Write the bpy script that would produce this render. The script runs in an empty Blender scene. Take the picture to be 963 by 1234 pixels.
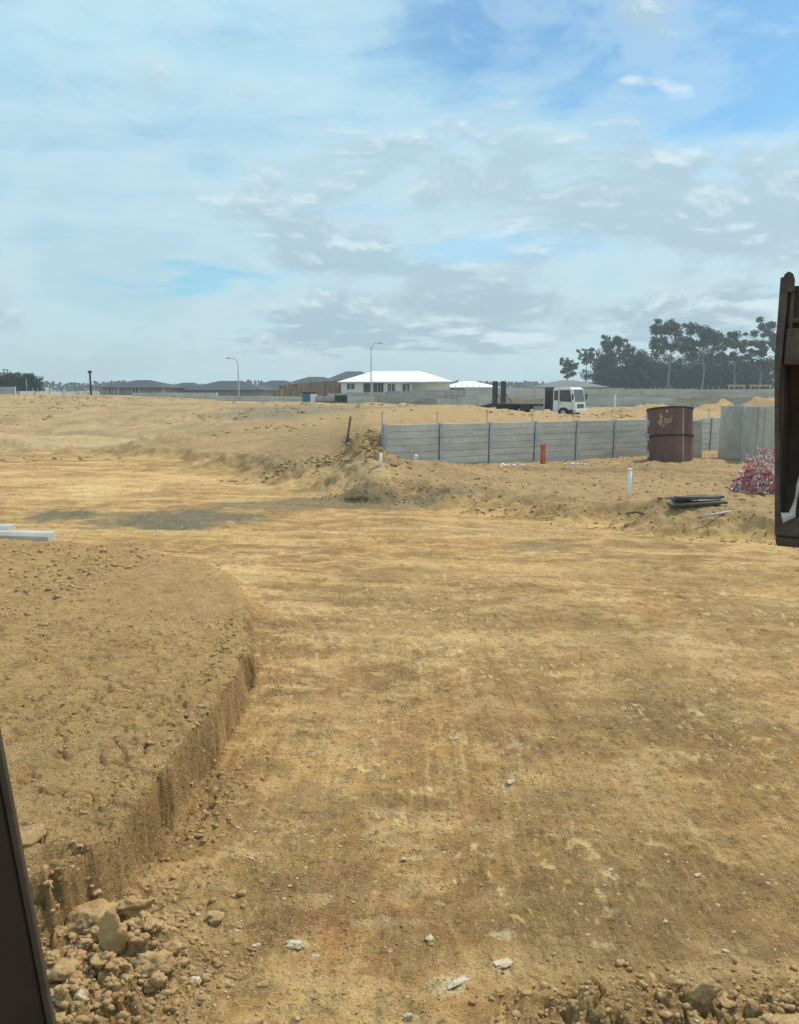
import bpy, math, random
import numpy as np
from mathutils import Vector, Matrix
random.seed(7); rng = np.random.default_rng(11)
R = math.radians
SC = bpy.context.scene; COL = SC.collection
# ------------------------------------------------------------------ camera
H = 2.8; F = 960.0; PITCH = math.atan(149 / F)
cd = bpy.data.cameras.new('camera'); cam = bpy.data.objects.new('camera', cd); COL.objects.link(cam)
cam.location = (0, 0, H); cam.rotation_euler = (R(90) - PITCH, 0, 0)
cd.sensor_fit = 'VERTICAL'; cd.sensor_height = 24; cd.lens = 24 * F / 1234
cd.clip_start = 0.05; cd.clip_end = 9000
SC.camera = cam
# ------------------------------------------------------------------ exposure, sun, sky
SC.view_settings.view_transform = 'Standard'; SC.view_settings.look = 'None'
SC.view_settings.gamma = 1; SC.view_settings.use_curve_mapping = False
SC.view_settings.exposure = 0.36
SUN_AZ, SUN_EL = 46, 55           # degrees right of straight ahead, above the horizon
sd = bpy.data.lights.new('sun', 'SUN'); sd.energy = 2.9; sd.angle = R(2.0); sd.color = (1, .93, .82)
so = bpy.data.objects.new('sun', sd); COL.objects.link(so)
sv = Vector((math.sin(R(SUN_AZ)) * math.cos(R(SUN_EL)), math.cos(R(SUN_AZ)) * math.cos(R(SUN_EL)), math.sin(R(SUN_EL))))
so.rotation_euler = sv.to_track_quat('Z', 'Y').to_euler(); so.location = sv * 50

def deg_of(u, v):                 # azimuth and elevation (degrees) of a direction seen in the photograph
    xc = (u - 481.5) / F; yc = -(v - 617) / F
    dy = math.cos(PITCH) + yc * math.sin(PITCH); dz = -math.sin(PITCH) + yc * math.cos(PITCH)
    return math.degrees(math.atan2(xc, dy)), math.degrees(math.atan2(dz, math.hypot(xc, dy)))

W = bpy.data.worlds.new('World'); SC.world = W; W.use_nodes = True
nt = W.node_tree; nt.nodes.clear()
class NB:                         # tiny node-building helper
    def __init__(s, nt): s.nt = nt
    def n(s, t, **k):
        o = s.nt.nodes.new(t)
        for a, b in k.items(): setattr(o, a, b)
        return o
    def put(s, sock, v):
        if isinstance(v, bpy.types.NodeSocket): s.nt.links.new(v, sock)
        else: sock.default_value = v
    def m(s, op, a, b=0.0, c=0.0, clamp=False):
        o = s.n('ShaderNodeMath', operation=op); o.use_clamp = clamp
        s.put(o.inputs[0], a); s.put(o.inputs[1], b); s.put(o.inputs[2], c); return o.outputs[0]
    def ss(s, x, a, b):
        o = s.n('ShaderNodeMapRange', interpolation_type='SMOOTHSTEP')
        s.put(o.inputs[0], x); s.put(o.inputs[1], a); s.put(o.inputs[2], b); return o.outputs[0]
    def mix(s, f, a, b, bt='MIX'):
        o = s.n('ShaderNodeMix', data_type='RGBA', blend_type=bt)
        s.put(o.inputs[0], f)
        for i, v in ((6, a), (7, b)): s.put(o.inputs[i], v if isinstance(v, bpy.types.NodeSocket) else (*v[:3], 1))
        return o.outputs[2]
    def noise(s, vec, sc, det=6, ro=.55, dist=0.0):
        o = s.n('ShaderNodeTexNoise'); s.put(o.inputs['Vector'], vec)
        o.inputs['Scale'].default_value = sc; o.inputs['Detail'].default_value = det
        o.inputs['Roughness'].default_value = ro; o.inputs['Distortion'].default_value = dist
        return o.outputs['Fac']
    def mapv(s, vec, sc=(1, 1, 1), loc=(0, 0, 0), rot=(0, 0, 0)):
        o = s.n('ShaderNodeMapping'); s.put(o.inputs['Vector'], vec)
        o.inputs['Scale'].default_value = sc; o.inputs['Location'].default_value = loc; o.inputs['Rotation'].default_value = rot
        return o.outputs[0]
b = NB(nt)
sky = b.n('ShaderNodeTexSky', sky_type='NISHITA'); sky.sun_disc = False
sky.sun_elevation = R(SUN_EL); sky.sun_rotation = R(SUN_AZ); sky.altitude = 50
sky.air_density = 1.0; sky.dust_density = 0.6; sky.ozone_density = 1.6
g = b.n('ShaderNodeTexCoord').outputs['Generated']
sep = b.n('ShaderNodeSeparateXYZ'); nt.links.new(g, sep.inputs[0]); gx, gy, gz = sep.outputs
az = b.m('MULTIPLY', b.m('ARCTAN2', gx, gy), 57.2958)
el = b.m('MULTIPLY', b.m('ARCSINE', gz), 57.2958)
den = b.m('ADD', b.m('MAXIMUM', gz, 0.0), 0.10)
cmb = b.n('ShaderNodeCombineXYZ'); b.put(cmb.inputs[0], b.m('DIVIDE', gx, den)); b.put(cmb.inputs[1], b.m('DIVIDE', gy, den))
P = cmb.outputs[0]                # flat cloud layer overhead
wob1 = b.m('MULTIPLY', b.m('SUBTRACT', b.noise(P, 1.3, 6, .6), .5), 16.0)
wob2 = b.m('MULTIPLY', b.m('SUBTRACT', b.noise(b.mapv(P, loc=(7, 3, 0)), 1.7, 6, .6), .5), 7.0)
azw = b.m('ADD', az, wob1); elw = b.m('ADD', el, wob2)
def blob(u, v, su, sv_, amp, tilt=0.0, warp=1.0):
    a0, e0 = deg_of(u, v); sa = su / F * 57.3; se = sv_ / F * 57.3
    da = b.m('SUBTRACT', azw if warp else az, a0); de = b.m('SUBTRACT', elw if warp else el, e0)
    if tilt: de = b.m('SUBTRACT', de, b.m('MULTIPLY', da, tilt))
    q = b.m('ADD', b.m('POWER', b.m('ABSOLUTE', b.m('DIVIDE', da, sa)), 2.0), b.m('POWER', b.m('ABSOLUTE', b.m('DIVIDE', de, se)), 2.0))
    return b.m('MULTIPLY', b.m('EXPONENT', b.m('MULTIPLY', q, -1.0)), amp)
def total(bl):
    s = bl[0]
    for x in bl[1:]: s = b.m('ADD', s, x)
    return s
blue_open = total([blob(900, 20, 330, 120, .80, -.15), blob(900, 125, 130, 32, .35), blob(275, 340, 150, 12, .72, .08), blob(430, 400, 120, 9, .45),
                   blob(595, 303, 105, 16, 1.0, .10), blob(60, 395, 220, 30, .22), blob(640, 50, 200, 50, .45), blob(180, 170, 200, 60, .22), blob(450, 240, 80, 8, .3)])
n_thin = b.noise(b.mapv(P, sc=(.7, 1.5, 1), loc=(2, 9, 0), rot=(0, 0, R(-18))), 1.7, 11, .68, .6)
n_big = b.noise(b.mapv(P, loc=(4.2, 1.1, 0)), .8, 5, .5)
veil = b.m('ADD', b.m('MULTIPLY', b.m('SUBTRACT', n_thin, .5), 1.3), b.m('ADD', b.m('MULTIPLY', b.m('SUBTRACT', n_big, .5), .7), .80))
veil = b.m('SUBTRACT', veil, blue_open)
veil = b.m('MAXIMUM', b.ss(veil, .0, .85), b.ss(el, 6.0, -1.0))
skyc = b.mix(1.0, sky.outputs[0], (.66, .98, 1.03), 'MULTIPLY')
thin = b.mix(b.ss(el, 0.0, 24.0), (4.2, 5.6, 6.1), (3.75, 6.0, 7.15))
c = b.mix(b.m('MULTIPLY', veil, .95), skyc, thin)
# heavier grey cumulus banks low over the houses, pale on their upper edge
cae = b.n('ShaderNodeCombineXYZ'); b.put(cae.inputs[0], b.m('MULTIPLY', az, .075)); b.put(cae.inputs[1], b.m('MULTIPLY', el, .17))
def puff(shift): return b.noise(b.mapv(cae.outputs[0], loc=(3.3, 1.7 + shift, 0)), 1.25, 12, .60, .35)
n_c = puff(0.0); relief = b.m('SUBTRACT', n_c, puff(.10))
gm = total([blob(440, 320, 120, 42, .36, -.3), blob(560, 225, 130, 40, .30, -.15), blob(760, 255, 190, 46, .26), blob(850, 372, 160, 28, .42), blob(900, 235, 120, 45, .2),
            blob(880, 305, 190, 30, .25), blob(330, 195, 90, 22, .22), blob(410, 405, 150, 20, .36), blob(560, 365, 110, 16, .25), blob(700, 400, 300, 22, .2), blob(130, 350, 180, 30, .10)])
gd = b.m('ADD', b.m('MULTIPLY', b.m('SUBTRACT', n_c, .5), 1.75), b.m('SUBTRACT', b.m('MULTIPLY', gm, 1.15), .02))
grey = b.m('MULTIPLY', b.ss(gd, .06, .34), b.ss(b.m('ADD', el, b.m('MULTIPLY', gm, 20.0)), -2.0, 8.0))
gcol = b.mix(b.ss(el, 1.0, 14.0), (2.55, 3.65, 4.4), (3.5, 4.75, 5.5))
lit = b.ss(relief, -.01, .11)
gcol = b.mix(lit, gcol, (5.9, 6.95, 7.2))
c = b.mix(b.m('MULTIPLY', b.ss(gd, -.16, .06), .30), c, (5.5, 6.9, 7.4))
c = b.mix(b.m('MULTIPLY', grey, .70), c, gcol)
pf = total([blob(762, 96, 17, 6, .95, 0, 0), blob(812, 107, 24, 9, 1.1, -.2, 0)])
pf = b.m('ADD', pf, b.m('MULTIPLY', b.m('SUBTRACT', b.noise(P, 11, 8, .65), .5), 2.4)); c = b.mix(b.m('MULTIPLY', b.ss(pf, .35, 1.1), .6), c, (6.4, 7.4, 7.9))
bg = b.n('ShaderNodeBackground'); nt.links.new(c, bg.inputs[0]); bg.inputs[1].default_value = 0.098
out = b.n('ShaderNodeOutputWorld'); nt.links.new(bg.outputs[0], out.inputs[0])
SC.cycles.max_bounces = 6; SC.cycles.volume_bounces = 0; SC.cycles.volume_max_steps = 64
try: SC.cycles.use_denoising = True
except Exception: pass

# ------------------------------------------------------------------ helpers
def tag(o, label=None, cat=None, group=None, kind=None):
    for k, v in (('label', label), ('category', cat), ('group', group), ('kind', kind)):
        if v: o[k] = v
    return o
def empty(name, loc=(0, 0, 0), rz=0):
    o = bpy.data.objects.new(name, None); COL.objects.link(o); o.location = loc; o.rotation_euler = (0, 0, rz)
    o.empty_display_size = .2; return o
class MB:
    def __init__(s): s.v = []; s.f = []
    def add(s, vs, fs):
        k = len(s.v); s.v += [tuple(p) for p in vs]; s.f += [tuple(i + k for i in f) for f in fs]; return s
    def box(s, x0, x1, y0, y1, z0, z1, M=None):
        vs = [(x, y, z) for x in (x0, x1) for y in (y0, y1) for z in (z0, z1)]
        if M is not None: vs = [M @ Vector(p) for p in vs]
        return s.add(vs, [(0, 1, 3, 2), (4, 6, 7, 5), (0, 4, 5, 1), (2, 3, 7, 6), (0, 2, 6, 4), (1, 5, 7, 3)])
    def tube(s, pts, r, n=8, cap=True):
        pts = [Vector(p) for p in pts]; rs = r if isinstance(r, (list, tuple)) else [r] * len(pts); k0 = len(s.v)
        for i, p in enumerate(pts):
            d = (pts[min(i + 1, len(pts) - 1)] - pts[max(i - 1, 0)]).normalized()
            a = d.cross(Vector((0, 0, 1)) if abs(d.z) < .9 else Vector((1, 0, 0))).normalized(); c_ = d.cross(a)
            for j in range(n):
                t = 2 * math.pi * j / n; s.v.append(tuple(p + (a * math.cos(t) + c_ * math.sin(t)) * rs[i]))
        for i in range(len(pts) - 1):
            for j in range(n):
                q = k0 + i * n; s.f.append((q + j, q + (j + 1) % n, q + n + (j + 1) % n, q + n + j))
        if cap: s.f.append(tuple(k0 + j for j in reversed(range(n)))); s.f.append(tuple(k0 + (len(pts) - 1) * n + j for j in range(n)))
        return s
    def prism(s, poly, y0, y1):   # polygon in x,z extruded along y
        n = len(poly); vs = [(x, y0, z) for x, z in poly] + [(x, y1, z) for x, z in poly]
        return s.add(vs, [tuple(range(n)), tuple(reversed(range(n, 2 * n)))] + [(i, i + n, (i + 1) % n + n, (i + 1) % n) for i in range(n)])
    def build(s, name, mat, parent=None, smooth=False, bevel=0):
        me = bpy.data.meshes.new(name); me.from_pydata(s.v, [], s.f); me.validate(); me.materials.append(mat)
        import bmesh
        bm = bmesh.new(); bm.from_mesh(me); bmesh.ops.recalc_face_normals(bm, faces=bm.faces); bm.to_mesh(me); bm.free()
        if smooth: me.polygons.foreach_set('use_smooth', [True] * len(me.polygons))
        o = bpy.data.objects.new(name, me); COL.objects.link(o)
        if parent: o.parent = parent
        if bevel:
            m = o.modifiers.new('bevel', 'BEVEL'); m.width = bevel; m.segments = 2; m.limit_method = 'ANGLE'
        return o
def np_mesh(name, V, Fq, mat, smooth=False):
    me = bpy.data.meshes.new(name); V = np.asarray(V, np.float32); Fq = np.asarray(Fq, np.int32); k = Fq.shape[1]
    me.vertices.add(len(V)); me.vertices.foreach_set('co', V.ravel())
    me.loops.add(Fq.size); me.loops.foreach_set('vertex_index', Fq.ravel())
    me.polygons.add(len(Fq)); me.polygons.foreach_set('loop_start', np.arange(0, Fq.size, k, dtype=np.int32))
    me.polygons.foreach_set('loop_total', np.full(len(Fq), k, np.int32))
    if smooth: me.polygons.foreach_set('use_smooth', np.ones(len(Fq), bool))
    me.update(calc_edges=True); me.materials.append(mat)
    o = bpy.data.objects.new(name, me); COL.objects.link(o); return o
def mat(name, col, rough=.8, metal=0.0, vary=.25, scale=4.0, col2=None, bump=.0, bscale=20, streak=None, attr=False, spec=.3):
    m = bpy.data.materials.new(name); m.use_nodes = True; t = m.node_tree; t.nodes.clear(); q = NB(t)
    o = q.n('ShaderNodeOutputMaterial'); p = q.n('ShaderNodeBsdfPrincipled'); t.links.new(p.outputs[0], o.inputs[0])
    tc = q.n('ShaderNodeTexCoord').outputs['Object']
    f = q.noise(q.mapv(tc, sc=streak) if streak else tc, scale, 6, .6)
    f = q.ss(f, .3, .7)
    c2 = col2 if col2 else tuple(x * (1 - vary) for x in col)
    cc = q.mix(f, col, c2)
    f2 = q.noise(tc, scale * 7, 4, .6); cc = q.mix(q.m('MULTIPLY', q.ss(f2, .45, .75), .35), cc, tuple(x * .6 for x in c2))
    q.put(p.inputs['Base Color'], cc); p.inputs['Roughness'].default_value = rough; p.inputs['Metallic'].default_value = metal
    p.inputs['Specular IOR Level'].default_value = spec
    if bump:
        bn = q.n('ShaderNodeBump'); bn.inputs['Strength'].default_value = bump; bn.inputs['Distance'].default_value = .02
        q.put(bn.inputs['Height'], q.noise(tc, bscale, 6, .6)); q.put(p.inputs['Normal'], bn.outputs[0])
    return m
def G(u, v, z=0.0):               # where a sight line of the photograph meets height z
    xc = (u - 481.5) / F; yc = -(v - 617) / F
    dy = math.cos(PITCH) + yc * math.sin(PITCH); dz = -math.sin(PITCH) + yc * math.cos(PITCH)
    t = (z - H) / dz; return xc * t, dy * t
def X(u, d): return (u - 481.5) / F * (d * math.cos(PITCH) + .4)          # sideways metres at distance d
def Z(v, d):                                                              # height at distance d
    yc = -(v - 617) / F
    return H + d * (-math.sin(PITCH) + yc * math.cos(PITCH)) / (math.cos(PITCH) + yc * math.sin(PITCH))

# ------------------------------------------------------------------ noise
def _h(ix, iy, s):
    h = (ix.astype(np.int64) * 374761393 + iy.astype(np.int64) * 668265263 + s * 1442695041) & 0xffffffff
    h = ((h ^ (h >> 13)) * 1274126177) & 0xffffffff
    return ((h ^ (h >> 16)) & 0xffffff) / float(0xffffff)
def vn(x, y, s=0):
    ix = np.floor(x); iy = np.floor(y); fx = x - ix; fy = y - iy; fx = fx * fx * (3 - 2 * fx); fy = fy * fy * (3 - 2 * fy)
    a = _h(ix, iy, s); b_ = _h(ix + 1, iy, s); c_ = _h(ix, iy + 1, s); d_ = _h(ix + 1, iy + 1, s)
    return (a * (1 - fx) + b_ * fx) * (1 - fy) + (c_ * (1 - fx) + d_ * fx) * fy
def fbm(x, y, s=0, o=5, g=.5):
    r = 0; a = 1; t = 0
    for i in range(o):
        r = r + a * vn(x * 2 ** i + i * 17.3, y * 2 ** i - i * 9.1, s + i); t += a; a *= g
    return r / t
def lumps(x, y, cell, s, keep=.6):      # rounded lumps on a jittered grid, 0..1
    gx_ = np.floor(x / cell); gy_ = np.floor(y / cell); best = np.zeros_like(x)
    for i in (-1, 0, 1):
        for j in (-1, 0, 1):
            cx_ = gx_ + i; cy_ = gy_ + j; px = (cx_ + .15 + .7 * _h(cx_, cy_, s)) * cell; py = (cy_ + .15 + .7 * _h(cx_, cy_, s + 1)) * cell
            rr = cell * (.25 + .4 * _h(cx_, cy_, s + 2)) * (_h(cx_, cy_, s + 3) < keep) + 1e-6
            an = _h(cx_, cy_, s + 4) * 3.14; st = .6 + .7 * _h(cx_, cy_, s + 5)
            dx = x - px; dy = y - py; ux = dx * np.cos(an) + dy * np.sin(an); uy = (-dx * np.sin(an) + dy * np.cos(an)) / st
            q = 1 - (ux * ux + uy * uy) / (rr * rr)
            best = np.maximum(best, np.sqrt(np.clip(q, 0, 1)) * rr / (cell * .65) * (rr > 1e-5))
    return best
def sst(x, a, b_): t = np.clip((x - a) / (b_ - a), 0, 1); return t * t * (3 - 2 * t)
def sd_poly(x, y, pts):            # signed distance to an open polyline, positive on its left; also distance along it
    best = np.full_like(x, 1e9); sg = np.ones_like(x); al = np.zeros_like(x); L = 0
    for (x0, y0), (x1, y1) in zip(pts[:-1], pts[1:]):
        dx, dy = x1 - x0, y1 - y0; l = math.hypot(dx, dy); t = np.clip(((x - x0) * dx + (y - y0) * dy) / l ** 2, 0, 1)
        d = np.hypot(x - x0 - t * dx, y - y0 - t * dy); s_ = np.sign(dx * (y - y0) - dy * (x - x0)); w = d < best - 1e-9
        best = np.where(w, d, best); sg = np.where(w, s_, sg); al = np.where(w, L + t * l, al); L += l
    return best * np.where(sg == 0, 1, sg), al

# ------------------------------------------------------------------ the ground's shape
CUT = [(-9, 3.35), (-3.2, 3.40), (-2.0, 3.46), (-1.72, 3.62), (-1.64, 4.05), (-1.5, 4.6), (-1.41, 5.22), (-1.34, 6.25), (-1.44, 7.39), (-1.66, 8.83), (-2.2, 11.4), (-2.9, 12.6), (-4.5, 13.8), (-8, 14.6), (-30, 15.5)]
BANK = [(-22, 38), (-9.4, 32), (-4.4, 24.5), (-1.7, 20.0), (.4, 19.4), (3.0, 17.1), (5.1, 15.2), (6.8, 14.3), (10, 13.2), (30, 10)]
WA = (X(463, 22.3), 22.3); WB = (X(866, 32.2), 32.2)
wl = math.hypot(WB[0] - WA[0], WB[1] - WA[1]); WD = ((WB[0] - WA[0]) / wl, (WB[1] - WA[1]) / wl)
NB_ = 11; BAY = wl / 8.35; WL = BAY * NB_; WTOP = 1.72
cp = []
def col_pts(u, rows):
    th = math.atan((u - 481.5) / F)
    for d, z in rows: cp.append((th, math.log(d), z))
col_pts(-400, [(14, .2), (20, 0), (36, .1), (48, .8), (75, 2.2), (120, 2.0), (400, 2)])
col_pts(60, [(14, .2), (20, 0), (30, .05), (37, .1), (45, .6), (60, 1.55), (76, 2.25), (95, 2.1), (130, 1.9), (400, 2)])
col_pts(180, [(20, 0), (30, .2), (37, .3), (45, .7), (58, 1.5), (72, 2.15), (95, 1.9), (130, 1.7), (400, 2)])
col_pts(290, [(18, .2), (24, .25), (30, .5), (40, 1.05), (50, 1.6), (62, 1.85), (80, 1.4), (110, .9), (400, 1.5)])
col_pts(400, [(18, .3), (22, .4), (26, .7), (34, 1.2), (45, 1.7), (56, 1.75), (75, 1.0), (400, 1.5)])
UP = list(cp); cp.clear()
col_pts(430, [(24, 1.5), (34, 1.5), (44, 1.75), (56, 1.75), (75, 1.0), (105, .6), (400, 2)])
col_pts(560, [(24, 1.62), (32, 1.66), (42, 1.85), (52, 1.75), (72, .9), (105, .6), (400, 2.5)])
col_pts(620, [(26, 1.6), (34, 1.6), (42, 1.48), (50, 1.15), (60, .7), (105, .5)])
col_pts(700, [(26, 1.58), (34, 1.5), (42, 1.34), (50, .95), (60, .6), (105, .5), (400, 2.5)])
col_pts(850, [(30, 1.6), (38, 1.6), (45, 1.5), (60, 1.1), (80, .8), (105, .8), (400, 2.5)])
col_pts(1200, [(30, 1.6), (38, 1.6), (45, 1.5), (60, 1.1), (80, .8), (105, .8), (400, 2.5)])
BACK = list(cp); cp.clear()
col_pts(400, [(18, .45), (24, .75)])
col_pts(480, [(18, .42), (20, .5), (22, .85), (24, .9)])
col_pts(560, [(18, .42), (22, .42), (24, .5), (28, .4)])
col_pts(700, [(16, .42), (22, .45), (28, .38)])
col_pts(860, [(14, .48), (20, .48), (25, .52), (30, .38)])
col_pts(1200, [(14, .45), (25, .45), (40, .4)])
FRONT = list(cp)
def kern(x, y, C):
    th = np.arctan2(x, np.maximum(y, 1e-3)); ln = np.log(np.maximum(np.hypot(x, y), 1.0))
    C = np.array(C); num = 0; dn = 0; e = []
    for t, l, z in C: e.append(-((th - t) / .085) ** 2 - ((ln - l) / .14) ** 2)
    e = np.array(e); e -= e.max(0); w = np.exp(e); return (w * C[:, 2].reshape(-1, *([1] * (w.ndim - 1)))).sum(0) / w.sum(0)
MOUNDS = []   # x, y, height, radius x, radius y, angle
def mnd(u, v_base, d, h, rx, ry, a=0): MOUNDS.append((X(u, d), d, h, rx, ry, a))
mnd(345, 0, 24.2, .36, 1.3, .9, 0); mnd(385, 0, 24.2, .36, 1.0, .9); mnd(425, 0, 23.6, .45, .8, .9); mnd(300, 0, 26, .25, 1.6, .9)
mnd(450, 0, 22.0, .35, .9, .6); mnd(515, 0, 22.2, .22, 1.2, .6); mnd(250, 0, 28, .25, 2.0, .8); mnd(410, 0, 21.3, .2, 1.3, .5)
mnd(560, 0, 23.2, .12, 1.4, .5); mnd(800, 0, 23.5, .12, 1.6, .6); mnd(690, 0, 18.6, .05, 1.0, .5); mnd(800, 0, 16.3, .16, .8, .4)
mnd(770, 0, 44, .42, 1.9, 2.0); mnd(792, 0, 45, .22, 1.5, 1.5); mnd(735, 0, 46, .12, 1.6, 1.6)
mnd(862, 0, 46, .5, 1.5, 1.8); mnd(893, 0, 48, .2, 1.4, 1.6); mnd(922, 0, 47, .72, 1.3, 1.8); mnd(560, 0, 43, .2, 4.0, 2.5)
mnd(195, 0, 34.5, .45, 1.6, .9); mnd(30, 0, 38, .12, 6.0, 1.0)
def terrain(x, y, fine=True):
    d = np.hypot(x, y)
    up = kern(x, y, UP); back = kern(x, y, BACK); front = kern(x, y, FRONT)
    s = (x - WA[0]) * -WD[1] + (y - WA[1]) * WD[0]; t = (x - WA[0]) * WD[0] + (y - WA[1]) * WD[1]     # s > 0 behind the wall
    wid = .06 + np.clip(-t, 0, 3) * .9
    step = sst(s, -wid * .2 + .05, wid + .10)
    right = front * (1 - step) + back * step
    wr = sst(np.arctan2(x, np.maximum(y, 1e-3)), math.atan((395 - 481.5) / F), math.atan((455 - 481.5) / F))
    z = up * (1 - wr) + right * wr
    # far terraces
    fl = sst(y, 110.6, 111.6) * (x > X(395, 110)) ; z = np.where(y > 108, z * (1 - fl) + fl * np.where(x > X(560, 110), 2.55, 2.0), z)
    far = sst(d, 200, 500); z = z * (1 - far) + far * 1.0
    for mx, my, h, rx, ry, a in MOUNDS:
        q = ((x - mx) / rx) ** 2 + ((y - my) / ry) ** 2
        z = z + h * np.exp(-q * 1.2) * (.75 + .5 * vn(x * 1.6, y * 1.6, 77)) * np.where(q < 9, 1, 0) * (step < .5 if my < 30 else 1)
    # rough shoulder of the bank
    j1 = (fbm(x * .9, y * .9, 31, 4) - .5) * 1.3 + (fbm(x * 4, y * 4, 35, 3) - .5) * .35
    sb, _ = sd_poly(x, y, BANK); sb = sb + j1
    kb = sst(sb, -.15, .85 + .5 * vn(x * .8, y * .8, 3))
    # the cut beside the camera; its top edge is ragged
    far_fade = 1 - sst(y, 7.8, 12.4)
    amp = .5 + .5 * far_fade; j2b = (fbm(x * 15, y * 15, 47, 3, .6) - .5) * .03
    j2 = ((fbm(x * 1.3, y * 1.3, 41, 3) - .5) * .34 + (fbm(x * 4, y * 4, 45, 4) - .5) * .26) * amp + j2b
    sc_, al = sd_poly(x, y, CUT); sc_ = sc_ + j2
    kc = np.where(sc_ > 0, sst(sc_, .0, .13 + .35 * (1 - far_fade)), 0)
    kc = .95 * sst(sc_, .0, .05 + .3 * (1 - far_fade)) + .05 * sst(sc_, .03, .3)
    hl = .40 * far_fade * (1 - .35 * sst(y, 6.0, 9.0)) + .10 * (1 - far_fade)
    hl = hl * (1 - sst(-x, 5, 12) * .3)
    hl = hl + (vn(x * .5, y * .5, 51) - .5) * .10 * kc
    road = (fbm(x * .35, y * .35, 5, 3) - .5) * .10 - .02
    z0 = road + kc * (hl - 0.0)
    z = z0 * (1 - kb) + (z - .09 * (d < 24) * (1 - step)) * kb
    rough = {}
    m_road = (1 - kc) * (1 - kb)
    pile = np.exp(-((x + 1.45) / .42) ** 2 - ((y - 3.35) / .42) ** 2) + .8 * np.exp(-((x + 2.4) / .9) ** 2 - ((y - 2.85) / .4) ** 2)
    foot = np.exp(-((sc_ + .12) / .16) ** 2) * (sst(sc_, -.6, -.05)) * m_road * sst(vn(x * 1.4, y * 1.4, 8), .35, .7) * far_fade
    nearlip = sst(y, 3.55, 3.15) * sst(x, .35, 1.0) * sst(y, 1.0, 2.5) + .0
    z = z + pile * .17 + nearlip * .02
    if fine:
        L1 = lumps(x, y, .34, 100, .55); L2 = lumps(x, y, .13, 110, .6); L3 = lumps(x, y, .055, 120, .6)
        f1 = fbm(x * 1.1, y * 1.1, 61, 5, .55) - .5; f2 = fbm(x * 9, y * 9, 67, 4, .6) - .5
        lap = np.clip(pile * 1.4 + foot * .8 + nearlip * 1.1, 0, 1)
        lapt = np.clip((.22 + .8 * sst(fbm(x * .8, y * .8, 71, 3), .52, .68)) * kc * (1 - kb), 0, 1)
        leftrough = sst(-x, 3.6, 5.2) * sst(y, 7.5, 9.5) * (1 - sst(y, 13.0, 14.0)); lapt = np.clip(lapt + leftrough * .9 * kc, 0, 1)
        edge = np.exp(-((sc_ - .25) / .28) ** 2) * far_fade
        rb = kb * np.clip(.35 + .9 * np.exp(-((sb - .3) / .6) ** 2) + .5 * (d < 30), 0, 1.2) * (d < 70)
        mo = 0
        for mx, my, h, rx, ry, a in MOUNDS: mo = mo + np.exp(-((x - mx) / rx) ** 2 - ((y - my) / ry) ** 2) * min(1.0, h * 2)
        mo = np.clip(mo, 0, 1)
        z = z + lap * (L1 * .10 + L2 * .055 + L3 * .02) + (lapt * (L1 * .014 + L2 * .026 + L3 * .016)) + edge * sst(vn(x * 1.1, y * 1.1, 151), .45, .75) * (L1 * .035 + L2 * .03) \
              + rb * (L1 * .05 + L2 * .03 + f1 * .10 + lumps(x, y, .8, 140, .5) * .04) + mo * (L1 * .12 + lumps(x, y, .9, 130, .6) * .16)
        z = z + f1 * (.05 + .03 * kc) + f2 * (.014 + .012 * kc * (d < 15))
        crk = np.abs(fbm(x * 3.2, y * 3.2, 171, 4, .6) - .5); z = z - kc * (1 - kb) * np.clip(.045 - crk, 0, 1) * .9 * sst(fbm(x * .7, y * .7, 175, 3), .42, .6) * (d < 15)
        rg = np.abs(fbm(x * 6, y * 6, 181, 4, .6) - .5); z = z - (edge * .35 + lap) * np.clip(.06 - rg, 0, 1) * 1.1
        # scrape marks: bucket teeth pulled towards the camera near by, machine tracks crossing further off
        near = (1 - sst(y, 8.5, 11)) * m_road
        wx = x + (vn(x * .6, y * .4, 88) - .5) * .5 + (y - 5) * .10 * (vn(x * .35, y * .35, 89) - .3)
        z = z + near * ((vn(wx * 16, y * 1.1, 91) - .5) * .016 + (vn(wx * 38, y * 2.2, 92) - .5) * .011) * (.35 + vn(x * .9, y * .9, 93))
        bands = (vn(x * .5 + 3, y * 2.2 + x * .25, 94) - .5) * .05 + (vn(x * 1.2, y * 6 + x * .9, 95) - .5) * .016
        z = z + m_road * bands * (.35 + .65 * sst(y, 6, 9)) * np.exp(-np.maximum(y - 20, 0) / 20)
        z = z + m_road * (1 - near) * (vn(x * .8, y * 9, 96) - .5) * .02 * (d < 60)
        z = z + m_road * sst(fbm(x * 1.5, y * 1.5, 97, 3), .5, .66) * (L2 * .018 + L3 * .012)
        for y0_, sl, cv in ((11.0, .10, .012), (12.9, .10, .012), (15.6, -.06, .01), (17.4, -.06, .01), (8.6, .42, .02), (10.3, .42, .02)):
            yc_ = y0_ + sl * x + cv * x * x; bnd = np.exp(-((y - yc_) / .24) ** 4) * sst(vn(x * .4 + y0_, y * .3, 155), .3, .6)
            z = z + m_road * bnd * (np.sin((x + (y - yc_) * .3) * 2 * math.pi / .17) * .008 - .012)
        z = z + m_road * (lumps(x, y, .05, 98, .22) * .012 + lumps(x, y, .028, 198, .3) * .008 * sst(vn(x * 1.3, y * 1.3, 199), .3, .7)) * (d < 9)
        far_n = sst(d, 30, 45) * (1 - sst(d, 90, 110)); z = z + far_n * ((fbm(x * .5, y * .5, 99, 5, .6) - .5) * .26 + lumps(x, y, 1.1, 161, .35) * .09 * sst(fbm(x * .12, y * .2, 165, 3), .42, .6))
        return z, dict(road=m_road, kc=kc, kb=kb, sc=sc_, sb=sb, lap=lap, mo=mo, al=al, d=d, step=step)
    return z
def hz(x, y): return float(terrain(np.array([float(x)]), np.array([float(y)]))[0][0])

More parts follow.
